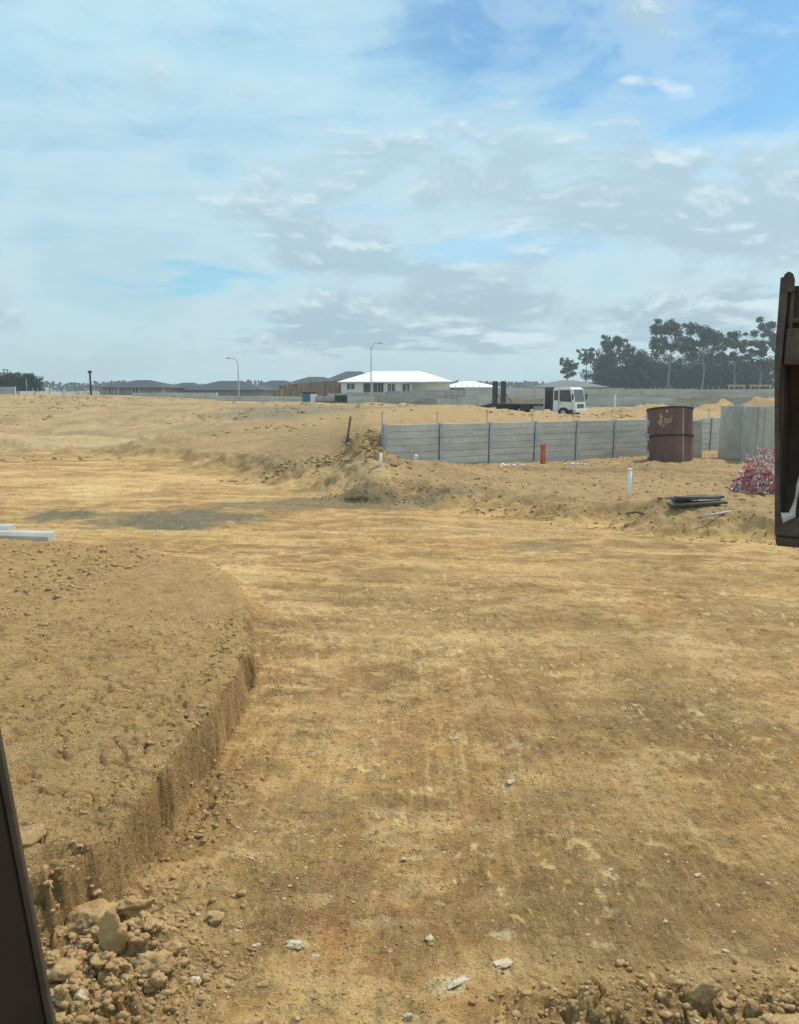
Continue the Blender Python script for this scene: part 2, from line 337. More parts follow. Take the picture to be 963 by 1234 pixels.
# ------------------------------------------------------------------ ground sheet
rad = [.25]
while rad[-1] < 420: rad.append(rad[-1] * (1.05 if rad[-1] < 2.2 else (1.0033 if rad[-1] < 40 else (1.006 if rad[-1] < 130 else 1.03))))
while rad[-1] < 6000: rad.append(rad[-1] * 1.15)
rad = np.array(rad); A1 = R(43)
ang = np.concatenate([np.linspace(-math.pi, -A1, 46)[:-1], np.linspace(-A1, A1, 640), np.linspace(A1, math.pi, 46)[1:-1]])
nr, na = len(rad), len(ang)
TH, RR = np.meshgrid(ang, rad); gxx = (np.sin(TH) * RR); gyy = (np.cos(TH) * RR)
gz_, MK = terrain(gxx, gyy)
V = np.stack([gxx, gyy, gz_], -1).reshape(-1, 3)
i0 = np.arange(nr - 1)[:, None] * na + np.arange(na)[None, :]; i1 = np.arange(nr - 1)[:, None] * na + (np.arange(na)[None, :] + 1) % na
Fq = np.stack([i0, i0 + na, i1 + na, i1], -1).reshape(-1, 4)[:, ::-1]
# soil colours: patches of different earth, plus painted shade on the cut face, fixed to the ground
x, y, dd = gxx, gyy, MK['d']
def C3(r, g_, b_): return np.array([r, g_, b_])[None, None, :]
def lay(base, col, w): return base * (1 - w[..., None]) + col * w[..., None]
ochre = C3(.335, .215, .095)
colr = np.ones(x.shape + (3,)) * ochre
n1 = fbm(x * .55, y * .9, 201, 5); n2 = fbm(x * 2.2, y * 2.8, 207, 4); n3 = fbm(x * .22, y * .9 + x * .1, 211, 4); n4 = fbm(x * 7, y * 5, 215, 3)
colr = lay(colr, C3(.43, .275, .115), sst(n1, .48, .66) * .8)
colr = lay(colr, C3(.225, .15, .075), sst(n2, .52, .72) * .45)
colr = lay(colr, C3(.36, .245, .12), MK['kc'] * (1 - MK['kb']) * .85)
colr = lay(colr, C3(.29, .195, .098), MK['kc'] * (1 - MK['kb']) * sst(n2, .5, .7) * .3)
colr = lay(colr, C3(.385, .265, .14), MK['kb'] * .9)
colr = lay(colr, C3(.27, .19, .105), MK['kb'] * sst(n1, .45, .65) * .55)
colr = lay(colr, C3(.31, .20, .095), MK['kb'] * np.exp(-((MK['sb'] - .25) / .3) ** 2) * .8)
far = sst(dd, 32, 44); colr = lay(colr, C3(.36, .26, .145), far * .8)
colr = lay(colr, C3(.27, .205, .125), far * sst(fbm(x * .12, y * .3, 231, 5), .45, .62) * .55)
colr = lay(colr, C3(.46, .33, .17), far * sst(n1, .52, .68) * .4)
colr = lay(colr, C3(.21, .165, .10), far * sst(fbm(x * 1.1, y * .7, 235, 4, .65), .52, .66) * .5); colr = lay(colr, C3(.50, .38, .22), far * sst(fbm(x * .9, y * .5, 237, 4, .65), .58, .7) * .4)
behind = MK['step'] * sst(y, 24, 27) * (y < 60) * (x > -1.5); colr = lay(colr, C3(.40, .28, .15), behind * .7)
rd = MK['road']
m1 = fbm(x * .8, y * 1.5, 221, 5, .6); m2 = fbm(x * 1.7 + 9, y * 3.4, 225, 5, .62); m3 = fbm(x * 4.5, y * 6.5, 227, 4, .62)
colr = lay(colr, C3(.50, .35, .175), rd * sst(m1, .50, .62) * .5); colr = lay(colr, C3(.225, .15, .078), rd * sst(1 - m1, .54, .66) * .32)
colr = lay(colr, C3(.58, .43, .24), rd * sst(m2, .56, .66) * .5); colr = lay(colr, C3(.235, .155, .08), rd * sst(1 - m2, .56, .68) * .38)
colr = lay(colr, C3(.56, .41, .225), rd * sst(m3, .58, .68) * .5); colr = lay(colr, C3(.19, .13, .07), rd * sst(1 - m3, .58, .70) * .45)
colr = lay(colr, C3(.225, .15, .078), np.exp(-((MK['sc'] - .015) / .05) ** 2) * (dd < 10.5) * .75)      # shade of the cut face, painted in as darker brown
# long streaks of clay dragged along by the machines
st1 = vn(x * .45 + 5, y * 3.0 + x * .5, 241); st2 = vn(x * 1.1, y * 8 + x * 1.6, 243)
colr = lay(colr, C3(.57, .42, .23), rd * sst(st1 * .6 + st2 * .4, .55, .75) * sst(dd, 7, 12) * .6)
colr = lay(colr, C3(.235, .155, .075), rd * sst(st2 * .5 + (1 - st1) * .5, .6, .82) * sst(dd, 6.5, 10) * .55)
# vertical tooth streaks near the camera
wx = x + (vn(x * .6, y * .4, 88) - .5) * .5 + (y - 5) * .10 * (vn(x * .35, y * .35, 89) - .3)
tn = vn(wx * 22, y * 1.6, 251) * .5 + vn(wx * 48, y * 3.5, 253) * .5; nearm = rd * (1 - sst(dd, 8.5, 11))
colr = lay(colr, C3(.52, .36, .155), nearm * sst(tn, .62, .85) * (.3 + .7 * sst(n1, .4, .6)) * .75)
colr = lay(colr, C3(.20, .135, .07), nearm * sst(1 - tn, .66, .88) * .5)
def ell(u, v, ru, rv, w=.35, z=0.0):      # soft-edged patch of ground with this place and size in metres
    cx_, cy_ = G(u, v, z); ax = abs(G(u + ru, v, z)[0] - cx_); ay = abs(G(u, v - rv, z)[1] - G(u, v + rv, z)[1]) / 2
    q = np.hypot((x - cx_) / ax, (y - cy_) / ay) + (fbm(x * 1.3, y * 1.3, 261, 4) - .5) * 1.1 + (n4 - .5) * .3
    return 1 - sst(q, 1 - w, 1 + w)
cream = C3(.66, .50, .28); grey = C3(.135, .130, .10)
for u, v, ru, rv, k in ((95, 592, 65, 9, .85), (240, 577, 140, 5, .6), (330, 586, 90, 4, .5), (420, 598, 60, 4, .7), (60, 577, 90, 4, .5), (20, 570, 60, 3, .4), (290, 640, 180, 5, .35), (290, 688, 30, 14, .7), (560, 690, 120, 5, .3),
                        (850, 775, 70, 14, .75), (900, 850, 70, 16, .35), (500, 760, 100, 10, .45), (640, 765, 90, 12, .35), (700, 640, 120, 4, .3), (600, 1160, 75, 16, .35), (410, 900, 50, 60, .2)):
    colr = lay(colr, cream, ell(u, v, ru, rv, .7) * k * (.45 + .55 * sst(n2, .38, .62)))
for u, v, ru, rv, k in ((75, 618, 38, 8, 1.0), (215, 625, 88, 13, 1.0), (160, 618, 60, 4, .6), (385, 606, 120, 7, .75), (520, 606, 60, 3, .4), (650, 657, 45, 7, .35), (600, 640, 120, 4, .2), (900, 600, 40, 5, .3)):
    colr = lay(colr, grey, ell(u, v, ru, rv, .3) * k)
for u, v, ru, rv, k in ((500, 1060, 150, 14, .35), (420, 1110, 60, 30, .5), (560, 1180, 60, 30, .7), (650, 1195, 40, 10, .6), (470, 1130, 90, 26, .45), (400, 1060, 60, 18, .5), (930, 890, 45, 10, .5), (500, 870, 130, 30, .25), (640, 1080, 60, 20, .25)):
    colr = lay(colr, C3(.36, .165, .07), ell(u, v, ru, rv, .8) * k * rd * sst(fbm(x * 3, y * 4, 351, 4, .6), .36, .6) * .75)
for u, v, ru, rv, k in ((760, 1130, 150, 90, .55), (790, 860, 130, 40, .5), (610, 745, 150, 12, .35), (900, 740, 70, 20, .35), (700, 1000, 90, 60, .4), (480, 715, 120, 10, .4), (800, 690, 150, 8, .3), (780, 800, 60, 60, .3), (250, 1140, 70, 80, .3)):
    colr = lay(colr, C3(.20, .14, .072), ell(u, v, ru, rv, .7) * k * rd)
# grey gravel track over the hill, pale haul track on the left
gx0, gy0 = X(355, 47), 47
q = np.hypot((x - gx0) / 4.2, (y - gy0) / 5.5) + (n1 - .5) * .8; colr = lay(colr, C3(.20, .185, .14), (1 - sst(q, .7, 1.2)) * .85)
q = np.hypot((x - X(420, 43)) / 4, (y - 43) / 2.2) + (n1 - .5) * .6; colr = lay(colr, C3(.20, .185, .14), (1 - sst(q, .7, 1.2)) * .7)
ty = 36.5 + (x + 14) * -.35; q = np.abs(y - ty) / 1.7 + (n1 - .5) * .5; colr = lay(colr, C3(.50, .38, .22), (1 - sst(q, .7, 1.1)) * sst(-x, 9.5, 11.5) * .75)
colr = lay(colr, C3(.24, .17, .10), ell(365, 540, 60, 12, .4, .7) * .6)
colr = lay(colr, C3(.24, .17, .09), MK['mo'] * (dd < 30) * .25); colr = lay(colr, C3(.42, .27, .13), MK['mo'] * (dd > 40) * .6)
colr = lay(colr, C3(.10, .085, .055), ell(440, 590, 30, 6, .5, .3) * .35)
colr = lay(colr, C3(.30, .20, .10), (MK['lap'] * .6))
far3 = sst(dd, 115, 160); colr = lay(colr, C3(.22, .20, .12), far3 * .9)
for u, v, ru, rv, k in ((605, 1158, 42, 10, 1), (548, 1188, 34, 12, 1), (590, 1165, 60, 16, .6), (520, 1133, 22, 7, .8), (612, 1125, 30, 5, .9), (655, 1180, 24, 10, .8), (355, 1137, 22, 8, .7), (500, 1226, 18, 5, 1), (470, 1112, 40, 5, .5), (615, 950, 14, 12, .8), (620, 900, 14, 7, .7), (540, 1128, 10, 20, .4), (870, 1142, 24, 6, .8), (836, 995, 6, 14, .6), (400, 905, 30, 6, .3), (760, 760, 60, 6, .4), (680, 775, 60, 8, .5)):
    chalkm = sst(ell(u, v, ru, rv, .9) * .45 + fbm(x * 12, y * 7, 333, 5, .7) * .9, .82, .92); colr = lay(colr, C3(.56, .48, .33), chalkm * k * .8)
fl_ = sst(vn(x * 34 + (vn(x * 6, y * 6, 341) - .5) * 6, y * 15, 342) * .6 + vn(x * 9, y * 9, 343) * .4, .70, .80) * rd * sst(fbm(x * .9, y * .9, 344, 3), .36, .6) * (dd < 12)
colr = lay(colr, C3(.60, .47, .27), fl_ * .85)
colr = np.clip(colr * (.84 + .32 * n4[..., None]) * (np.array([1.37, 1.20, .98]) * rd[..., None] + (np.array([1.27, 1.16, 1.06]) * (MK['kb'])[..., None] + np.array([1.34, 1.19, .99]) * (1 - MK['kb'])[..., None]) * (1 - rd[..., None])), .02, .8)

soil = bpy.data.materials.new('soil'); soil.use_nodes = True; t = soil.node_tree; t.nodes.clear(); q_ = NB(t)
o_ = q_.n('ShaderNodeOutputMaterial'); p_ = q_.n('ShaderNodeBsdfPrincipled'); t.links.new(p_.outputs[0], o_.inputs[0])
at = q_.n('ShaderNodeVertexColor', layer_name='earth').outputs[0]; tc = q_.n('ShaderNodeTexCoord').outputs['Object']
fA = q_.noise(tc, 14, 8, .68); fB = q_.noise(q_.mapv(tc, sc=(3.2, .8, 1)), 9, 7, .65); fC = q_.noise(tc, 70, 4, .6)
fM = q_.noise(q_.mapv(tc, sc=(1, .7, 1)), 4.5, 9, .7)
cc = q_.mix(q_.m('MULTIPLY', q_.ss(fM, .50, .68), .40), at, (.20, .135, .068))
cc = q_.mix(q_.m('MULTIPLY', q_.ss(fM, .48, .34), .35), cc, (.50, .36, .18))
cc = q_.mix(q_.m('MULTIPLY', q_.ss(fA, .53, .66), .68), cc, (.15, .10, .05))
cc = q_.mix(q_.m('MULTIPLY', q_.ss(fB, .54, .72), .55), cc, (.62, .46, .23))
fD = q_.noise(q_.mapv(tc, sc=(2.4, .9, 1)), 34, 6, .6); cc = q_.mix(q_.m('MULTIPLY', q_.ss(fD, .60, .70), .55), cc, (.66, .52, .29)); cc = q_.mix(q_.m('MULTIPLY', q_.ss(fD, .40, .31), .5), cc, (.17, .115, .06))
cc = q_.mix(q_.m('MULTIPLY', q_.ss(fC, .55, .66), .55), cc, (.12, .08, .04)); cc = q_.mix(q_.m('MULTIPLY', q_.ss(fC, .42, .33), .40), cc, (.66, .49, .25))
vor = q_.n('ShaderNodeTexVoronoi'); vor.inputs['Scale'].default_value = 22; q_.put(vor.inputs['Vector'], q_.mapv(tc, sc=(1, 1, 1)))
rs_ = q_.n('ShaderNodeSeparateColor'); q_.put(rs_.inputs[0], vor.outputs['Color'])
chip = q_.m('MULTIPLY', q_.m('GREATER_THAN', rs_.outputs[0], .84), q_.m('LESS_THAN', q_.m('ADD', vor.outputs['Distance'], q_.m('MULTIPLY', fA, .25)), q_.m('MULTIPLY', rs_.outputs[1], .42)))
cc = q_.mix(q_.m('MULTIPLY', chip, .75), cc, (.68, .57, .37))
q_.put(p_.inputs['Base Color'], cc); p_.inputs['Roughness'].default_value = .95; p_.inputs['Specular IOR Level'].default_value = .12
bn = q_.n('ShaderNodeBump'); bn.inputs['Strength'].default_value = 1.0; bn.inputs['Distance'].default_value = .05
hgt = q_.m('ADD', q_.m('MULTIPLY', q_.noise(tc, 22, 9, .7), .8), q_.m('ADD', q_.m('MULTIPLY', fC, .45), q_.m('MULTIPLY', chip, .12)))
q_.put(bn.inputs['Height'], hgt); q_.put(p_.inputs['Normal'], bn.outputs[0])
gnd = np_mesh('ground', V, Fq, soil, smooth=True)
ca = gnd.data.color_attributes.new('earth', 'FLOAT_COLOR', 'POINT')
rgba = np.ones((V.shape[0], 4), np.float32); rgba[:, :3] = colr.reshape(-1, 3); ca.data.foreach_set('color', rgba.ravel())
tag(gnd, 'bare ochre clay building ground scraped by machines', None, None, 'structure')
gridz = gz_; lr = np.log(rad)
def gz_at(px, py):                 # height of the built sheet (vectorised, nearest cell bilinear)
    px = np.atleast_1d(np.asarray(px, float)); py = np.atleast_1d(np.asarray(py, float))
    r = np.hypot(px, py); a = np.arctan2(px, py)
    i = np.clip(np.searchsorted(rad, r) - 1, 0, nr - 2); j = np.clip(np.searchsorted(ang, a) - 1, 0, na - 2)
    fi = np.clip((r - rad[i]) / (rad[i + 1] - rad[i]), 0, 1); fj = np.clip((a - ang[j]) / (ang[j + 1] - ang[j]), 0, 1)
    return (gridz[i, j] * (1 - fj) + gridz[i, j + 1] * fj) * (1 - fi) + (gridz[i + 1, j] * (1 - fj) + gridz[i + 1, j + 1] * fj) * fi
def gz1(px, py): return float(gz_at(px, py)[0])

# ------------------------------------------------------------------ materials
M = {}
M['concrete'] = mat('concrete', (.56, .53, .46), .9, vary=.28, scale=1.6, bump=.25, bscale=30)
M['sleeper'] = mat('sleeper_concrete', (.64, .62, .56), .9, col2=(.45, .44, .40), scale=1.3, streak=(.5, .5, 2.5), bump=.3, bscale=25)
M['far_concrete'] = mat('far_concrete', (.54, .54, .51), .9, vary=.3, scale=.25, streak=(1, 1, 3))
M['far_block'] = mat('far_block', (.42, .42, .40), .9, vary=.35, scale=.5, streak=(1, 1, 2))
M['galv'] = mat('galvanised_steel', (.50, .55, .60), .6, .0, vary=.3, scale=5)
M['rust'] = mat('rusty_steel', (.12, .066, .052), .75, .0, col2=(.20, .105, .075), scale=2.6, streak=(1.6, 1.6, .35), bump=.4, bscale=18, spec=.4)
M['bucket'] = mat('worn_bucket_steel', (.055, .042, .036), .7, .1, col2=(.10, .066, .050), scale=5, bump=.5, bscale=22)
M['bucket_dirt'] = mat('dirty_bucket_plate', (.15, .115, .085), .8, .1, col2=(.085, .062, .048), scale=7, bump=.6, bscale=20)
M['bucket_lip'] = mat('scuffed_bucket_edge', (.12, .098, .083), .6, .15, col2=(.065, .05, .042), scale=9, bump=.5, bscale=24)
M['blackedge'] = mat('dark_steel', (.03, .028, .026), .5, .3, scale=5)
M['cabdark'] = mat('cab_plastic', (.040, .028, .018), .8, 0, col2=(.030, .022, .014), scale=3)
M['rubber'] = mat('rubber_seal', (.085, .062, .042), .85, 0, scale=8)
M['white'] = mat('white_paint', (.80, .80, .78), .5, vary=.08, scale=2)
M['wroof'] = mat('white_steel_roof', (.86, .87, .87), .45, vary=.05, scale=.4)
M['groof'] = mat('dark_grey_roof', (.060, .068, .078), .7, vary=.25, scale=.6)
M['groof2'] = mat('mid_grey_roof', (.17, .17, .17), .75, vary=.25, scale=.6)
M['brick'] = mat('pale_brick', (.36, .34, .31), .9, vary=.3, scale=1.2)
M['glass'] = mat('window_glass', (.05, .06, .07), .12, 0, vary=.2, scale=2, spec=.6)
M['shade'] = mat('shade_and_trim_grey', (.34, .35, .35), .85, vary=.15, scale=1)  # mid grey for trim and seams, and for the painted porch shade
M['timber'] = mat('weathered_timber', (.20, .15, .10), .9, vary=.35, scale=3, streak=(1, 1, 4))
M['fence'] = mat('timber_fence', (.30, .21, .12), .9, vary=.35, scale=.8, streak=(3, 3, .4))
M['yellow'] = mat('yellow_plastic', (.72, .50, .08), .5, vary=.1)
M['orange'] = mat('orange_plastic', (.62, .11, .05), .55, vary=.2)
M['truckwhite'] = mat('truck_white', (.78, .79, .78), .35, vary=.06, scale=2, spec=.5)
M['truckdark'] = mat('truck_dark', (.045, .05, .055), .6, .1, scale=2)
M['tyre'] = mat('tyre_rubber', (.025, .025, .025), .85)
M['bark'] = mat('gum_bark', (.30, .28, .24), .9, vary=.35, scale=1.2, streak=(3, 3, .6))
M['blue'] = mat('blue_plastic', (.07, .17, .33), .5, vary=.1)
M['stone'] = mat('pale_stone', (.60, .51, .36), .85, col2=(.42, .31, .18), scale=22, bump=.4, bscale=40)
M['clod'] = mat('clay_clod', (.50, .325, .155), .95, col2=(.36, .225, .105) if 1 else (.27, .175, .08), scale=16, bump=1.0, bscale=30, spec=.1)
M['red'] = mat('red_mesh', (.70, .16, .16), .7, vary=.2); M['whitep'] = mat('white_mesh', (.80, .74, .72), .7, vary=.12)
M['paint'] = mat('paint_scrawl', (.72, .50, .38), .7, vary=.25, scale=25)
M['cream'] = mat('cream_strap', (.50, .45, .40), .7)
M['weed'] = mat('dark_weed', (.14, .125, .07), .9, col2=(.22, .18, .09), scale=9)
def leafmat(name, a, c2, sc=.5):
    m = mat(name, a, .75, col2=c2, scale=sc, spec=.2); return m
M['leafA'] = leafmat('gum_leaf', (.034, .058, .028), (.062, .09, .045))
M['leafB'] = leafmat('dull_gum_leaf', (.026, .044, .026), (.05, .075, .04))

# ------------------------------------------------------------------ loose earth and stones
def ico(sub):
    import bmesh
    bm = bmesh.new(); bmesh.ops.create_icosphere(bm, subdivisions=sub, radius=1)
    v = np.array([q.co[:] for q in bm.verts]); f = np.array([[w.index for w in q.verts] for q in bm.faces]); bm.free(); return v, f
def lump_shape(sub, seed, ang_=.35, facets=9):
    v, f = ico(sub); r = np.random.default_rng(seed); k = np.ones(len(v))
    for _ in range(facets):       # knock flat faces off, then roughen
        n = r.normal(size=3); n /= np.linalg.norm(n); c_ = r.uniform(.48, .85); dp = v @ n
        k = np.minimum(k, np.where(dp > 1e-3, c_ / np.maximum(dp, 1e-3), 9))
    w = v * k[:, None]
    def n3(q, f_, s_): return (vn(w[:, 0] * f_ + s_, w[:, 1] * f_ + w[:, 2] * f_ * .7, s_) + vn(w[:, 2] * f_ - s_, w[:, 0] * f_ - w[:, 1] * f_ * .6, s_ + 3)) * .5 - .5
    rg = -np.abs(n3(0, 2.2, seed)) * .9 + n3(0, 5, seed + 5) * .34 + n3(0, 11, seed + 9) * .22 + (n3(0, 22, seed + 12) * .20 if sub > 3 else 0)
    w = w * (1.1 + rg)[:, None]
    if sub < 3: w = w * (1 + r.uniform(-.13, .13, len(w)))[:, None] * np.array([r.uniform(.7, 1.3), r.uniform(.7, 1.2), r.uniform(.7, 1.1)])
    return w, f
def rotm(r):
    a, b2, c2 = r.uniform(0, 6.28), r.normal() * .5, r.normal() * .5
    return np.array(Matrix.Rotation(a, 3, 'Z') @ Matrix.Rotation(b2, 3, 'X') @ Matrix.Rotation(c2, 3, 'Y'))
def scatter(name, shapes, items, mt, sink=.3, smooth=False):
    Vs = []; Fs = []; k = 0; xs = np.array([i[0] for i in items]); ys = np.array([i[1] for i in items]); zs = gz_at(xs, ys)
    for (px, py, s, fl), pz in zip(items, zs):
        v, f = shapes[rng.integers(len(shapes))]; sc3 = np.array([s * rng.uniform(.8, 1.4), s * rng.uniform(.7, 1.1), s * fl])
        w = (v @ rotm(rng).T) * sc3 + np.array([px, py, pz + s * fl * (1 - 2 * sink)]); Vs.append(w); Fs.append(f + k); k += len(v)
    return np_mesh(name, np.concatenate(Vs), np.concatenate(Fs), mt, smooth)
S1 = [lump_shape(1, 10 + i, facets=6) for i in range(8)]; S2 = [lump_shape(2, 20 + i, facets=11) for i in range(12)]; S3 = [lump_shape(4, 40 + i, facets=14) for i in range(14)]
def pts_in(n, x0, x1, y0, y1, f):
    o = []
    while len(o) < n:
        px = rng.uniform(x0, x1, 4 * n); py = rng.uniform(y0, y1, 4 * n); w = f(px, py); keep = rng.uniform(0, 1, 4 * n) < w
        o += list(zip(px[keep], py[keep]))
    return o[:n]
def cutd(px, py): return sd_poly(px, py, CUT)[0]
def bankd(px, py): return sd_poly(px, py, BANK)[0]
lg = lambda a, c_, n=None: np.exp(rng.uniform(math.log(a), math.log(c_), n))
pile_w = lambda px, py: np.clip(np.exp(-((px + 1.4) / .38) ** 2 - ((py - 3.4) / .45) ** 2) + np.exp(-((px + 2.4) / .8) ** 2 - ((py - 2.9) / .4) ** 2), 0, 1) * (cutd(px, py) < .12)
lip_w = lambda px, py: np.clip((3.62 - py) / .35, 0, 1) * np.clip((px - .25) / .8, 0, 1)
it = [(px, py, float(lg(.005, .030)), rng.uniform(.6, .9)) for px, py in pts_in(5200, -3.6, -.6, 2.4, 4.8, pile_w)]
it += [(px, py, float(lg(.006, .026)), rng.uniform(.6, .9)) for px, py in pts_in(3000, .2, 3.4, 2.2, 3.7, lip_w)]
it += [(px, py, float(lg(.008, .028)), rng.uniform(.6, .9)) for px, py in pts_in(170, -2.5, -.6, 3.9, 9, lambda a, c_: np.exp(-((cutd(a, c_) + .22) / .16) ** 2) * sst(vn(a * 1.4, c_ * 1.4, 8), .35, .7))]
it += [(px, py, float(lg(.006, .024)), rng.uniform(.6, .9)) for px, py in pts_in(1500, -7, -1.2, 4, 13, lambda a, c_: (cutd(a, c_) > .1) * sst(fbm(a * .9, c_ * .9, 303, 3), .45, .62))]
it += [(px, py, float(lg(.008, .034)), rng.uniform(.5, .9)) for px, py in pts_in(240, -3, -1.1, 4.3, 8.8, lambda a, c_: np.exp(-((cutd(a, c_) - .18) / .16) ** 2) * (.25 + .75 * sst(vn(a * 2.3, c_ * 2.3, 151), .35, .7)))]
it += [(px, py, float(lg(.015, .065)), rng.uniform(.6, .9)) for px, py in pts_in(700, -8, -3.6, 7.4, 13.6, lambda a, c_: (cutd(a, c_) > .2) * sst(-a - 3.4, 0, 1.4))]
o = scatter('soil_crumbs', S1 + S2[:5], it, M['clod'], .42); tag(o, 'loose crumbs of ochre clay over the cut and the scraped floor', kind='stuff')
it = [(px, py, float(lg(.003, .011)), rng.uniform(.5, .9)) for px, py in pts_in(9000, -2, 5.2, 2.8, 11, lambda a, c_: (cutd(a, c_) < 0) * (.12 + sst(fbm(a * .8, c_ * .8, 305, 4, .6), .44, .60)) * np.clip(5 / c_, 0, 1))]
it += [(px, py, float(lg(.003, .012)), rng.uniform(.5, .9)) for px, py in pts_in(5000, -6, -1.2, 3.5, 10, lambda a, c_: (cutd(a, c_) > 0) * (.2 + sst(fbm(a * .9, c_ * .9, 303, 3), .45, .62)))]
o = scatter('clay_grit', S1, it, M['clod'], .35); tag(o, 'fine grit and crumbs of clay over the scraped floor and the raised ground', kind='stuff')
it = [(px, py, float(lg(.003, .010)), rng.uniform(.35, .7)) for px, py in pts_in(2600, -1.8, 5, 2.9, 11, lambda a, c_: (cutd(a, c_) < -.05) * np.clip(.12 + sst(fbm(a * .7, c_ * .7, 401, 3), .4, .65), 0, 1))]
o = scatter('pale_grit', S1, it, M['stone'], .45); tag(o, 'tiny cream stone grit pressed into the scraped clay', kind='stuff')
it = [(px, py, float(lg(.015, .055)), rng.uniform(.5, .8)) for px, py in pts_in(1300, -9, 12, 13.5, 30, lambda a, c_: (bankd(a, c_) > -.3) * np.clip(.25 + np.exp(-((bankd(a, c_) - .2) / .6) ** 2), 0, 1) * ((a - WA[0]) * -WD[1] + (c_ - WA[1]) * WD[0] < -.3))]
it += [(px, py, float(lg(.04, .14)), rng.uniform(.4, .7)) for px, py in pts_in(1300, -40, 12, 31, 72, lambda a, c_: sst(fbm(a * .12, c_ * .2, 165, 3), .40, .6) * (np.abs(a) < c_ * .55) * ((a < -1) | (c_ > 36)))]
mdir = [m for m in MOUNDS if m[1] < 27 and m[2] > .3]
for m in mdir: it += [(m[0] + rng.normal() * m[3] * .6, m[1] + rng.normal() * m[4] * .6, float(lg(.02, .10)), rng.uniform(.5, .9)) for _ in range(110)]
o = scatter('bank_rubble', S1 + S2[:5], it, M['clod'], .35); tag(o, 'broken clay rubble over the low bank in front of the concrete sleeper wall', kind='stuff')
it = [(px, py, float(lg(.005, .017)), rng.uniform(.35, .7)) for px, py in pts_in(900, -1.6, 5, 2.9, 10, lambda a, c_: (cutd(a, c_) < -.1) * np.clip(.1 + sst(fbm(a * .7, c_ * .7, 401, 3), .4, .65), 0, 1))]
it += [(px, py, float(lg(.006, .02)), rng.uniform(.4, .8)) for px, py in pts_in(90, -7, -1.3, 4.3, 13, lambda a, c_: (cutd(a, c_) > .05) * .7)]
it += [(px, py, float(lg(.015, .04)), rng.uniform(.3, .6)) for px, py in pts_in(120, -8, 10, 10, 22, lambda a, c_: (bankd(a, c_) < 0) * .5)]
o = scatter('stone_chips', S2, it, M['stone'], .45); tag(o, 'small pale stone chips pressed into the scraped clay', kind='stuff')
# larger clods and stones, one by one
def lump(name, px, py, s, fl, mt, label, cat, group=None, sink=.3, seed=None, rot=None, shape=None):
    v, f = S3[(seed if seed is not None else rng.integers(99)) % len(S3)]
    sc3 = np.array([s * rng.uniform(.85, 1.25), s * rng.uniform(.75, 1.05), s * fl]) if shape is None else np.array(shape)
    Rm = rotm(rng) if rot is None else np.array(Matrix.Rotation(rot, 3, 'Z'))
    w = v * sc3; w = w @ Rm.T if rot is not None else (v @ Rm.T) * sc3
    o = np_mesh(name, w, f, mt, smooth=False); o.location = (px, py, gz1(px, py) + sc3[2] * (1 - 2 * sink)); tag(o, label, cat, group); return o
GRP = 'clay clods in the rubble at the foot of the cut'
pos = []
for px, py in pts_in(40, -2.3, -.95, 2.8, 4.1, pile_w): pos.append((px, py, float(lg(.03, .062))))
for px, py, s in pos:
    lump('clay_clod', px, py, s, rng.uniform(.6, .85), M['clod'], 'fist-sized clay clod in the rubble heap beside the dark cab pillar', 'clod', GRP)
for px, py in pts_in(8, .9, 2.3, 2.9, 3.3, lip_w):
    lump('clay_clod', px, py, float(lg(.035, .06)), .45, M['clod'], 'clay clod in the loose ridge along the bottom right edge', 'clod', 'clay clods of the near right ridge')
for (u, v, s, shp, rot, lab) in (
        (133, 1162, .1, (.075, .05, .15), .2, 'tall upright clay clod standing in the rubble beside the dark pillar'),
        (185, 1165, .1, (.12, .09, .075), .5, 'broad rounded clay clod right of the tall upright clod'),
        (110, 1112, .1, (.17, .12, .07), -.3, 'wedge-shaped slab of clay directly below the corner of the cut'),
        (75, 1190, .1, (.10, .09, .06), .1, 'flat cracked clay clod touching the dark pillar low at the left'),
        (160, 1092, .1, (.15, .08, .07), .2, 'clay clod lying in the gap at the foot of the cut face'),
        (950, 1222, .1, (.20, .09, .045), .15, 'largest flat clay slab in the bottom right corner'),
        (850, 1188, .1, (.10, .05, .06), 0, 'grey-brown clod standing alone above the near right ridge'),
        (300, 1222, .1, (.10, .07, .05), .9, 'low clay clod at the bottom edge right of the rubble heap')):
    px, py = G(u, v, .1); lump('clay_clod', px, py, s, 1, M['clod'], lab, 'clod', rot=rot, shape=shp, sink=.25)
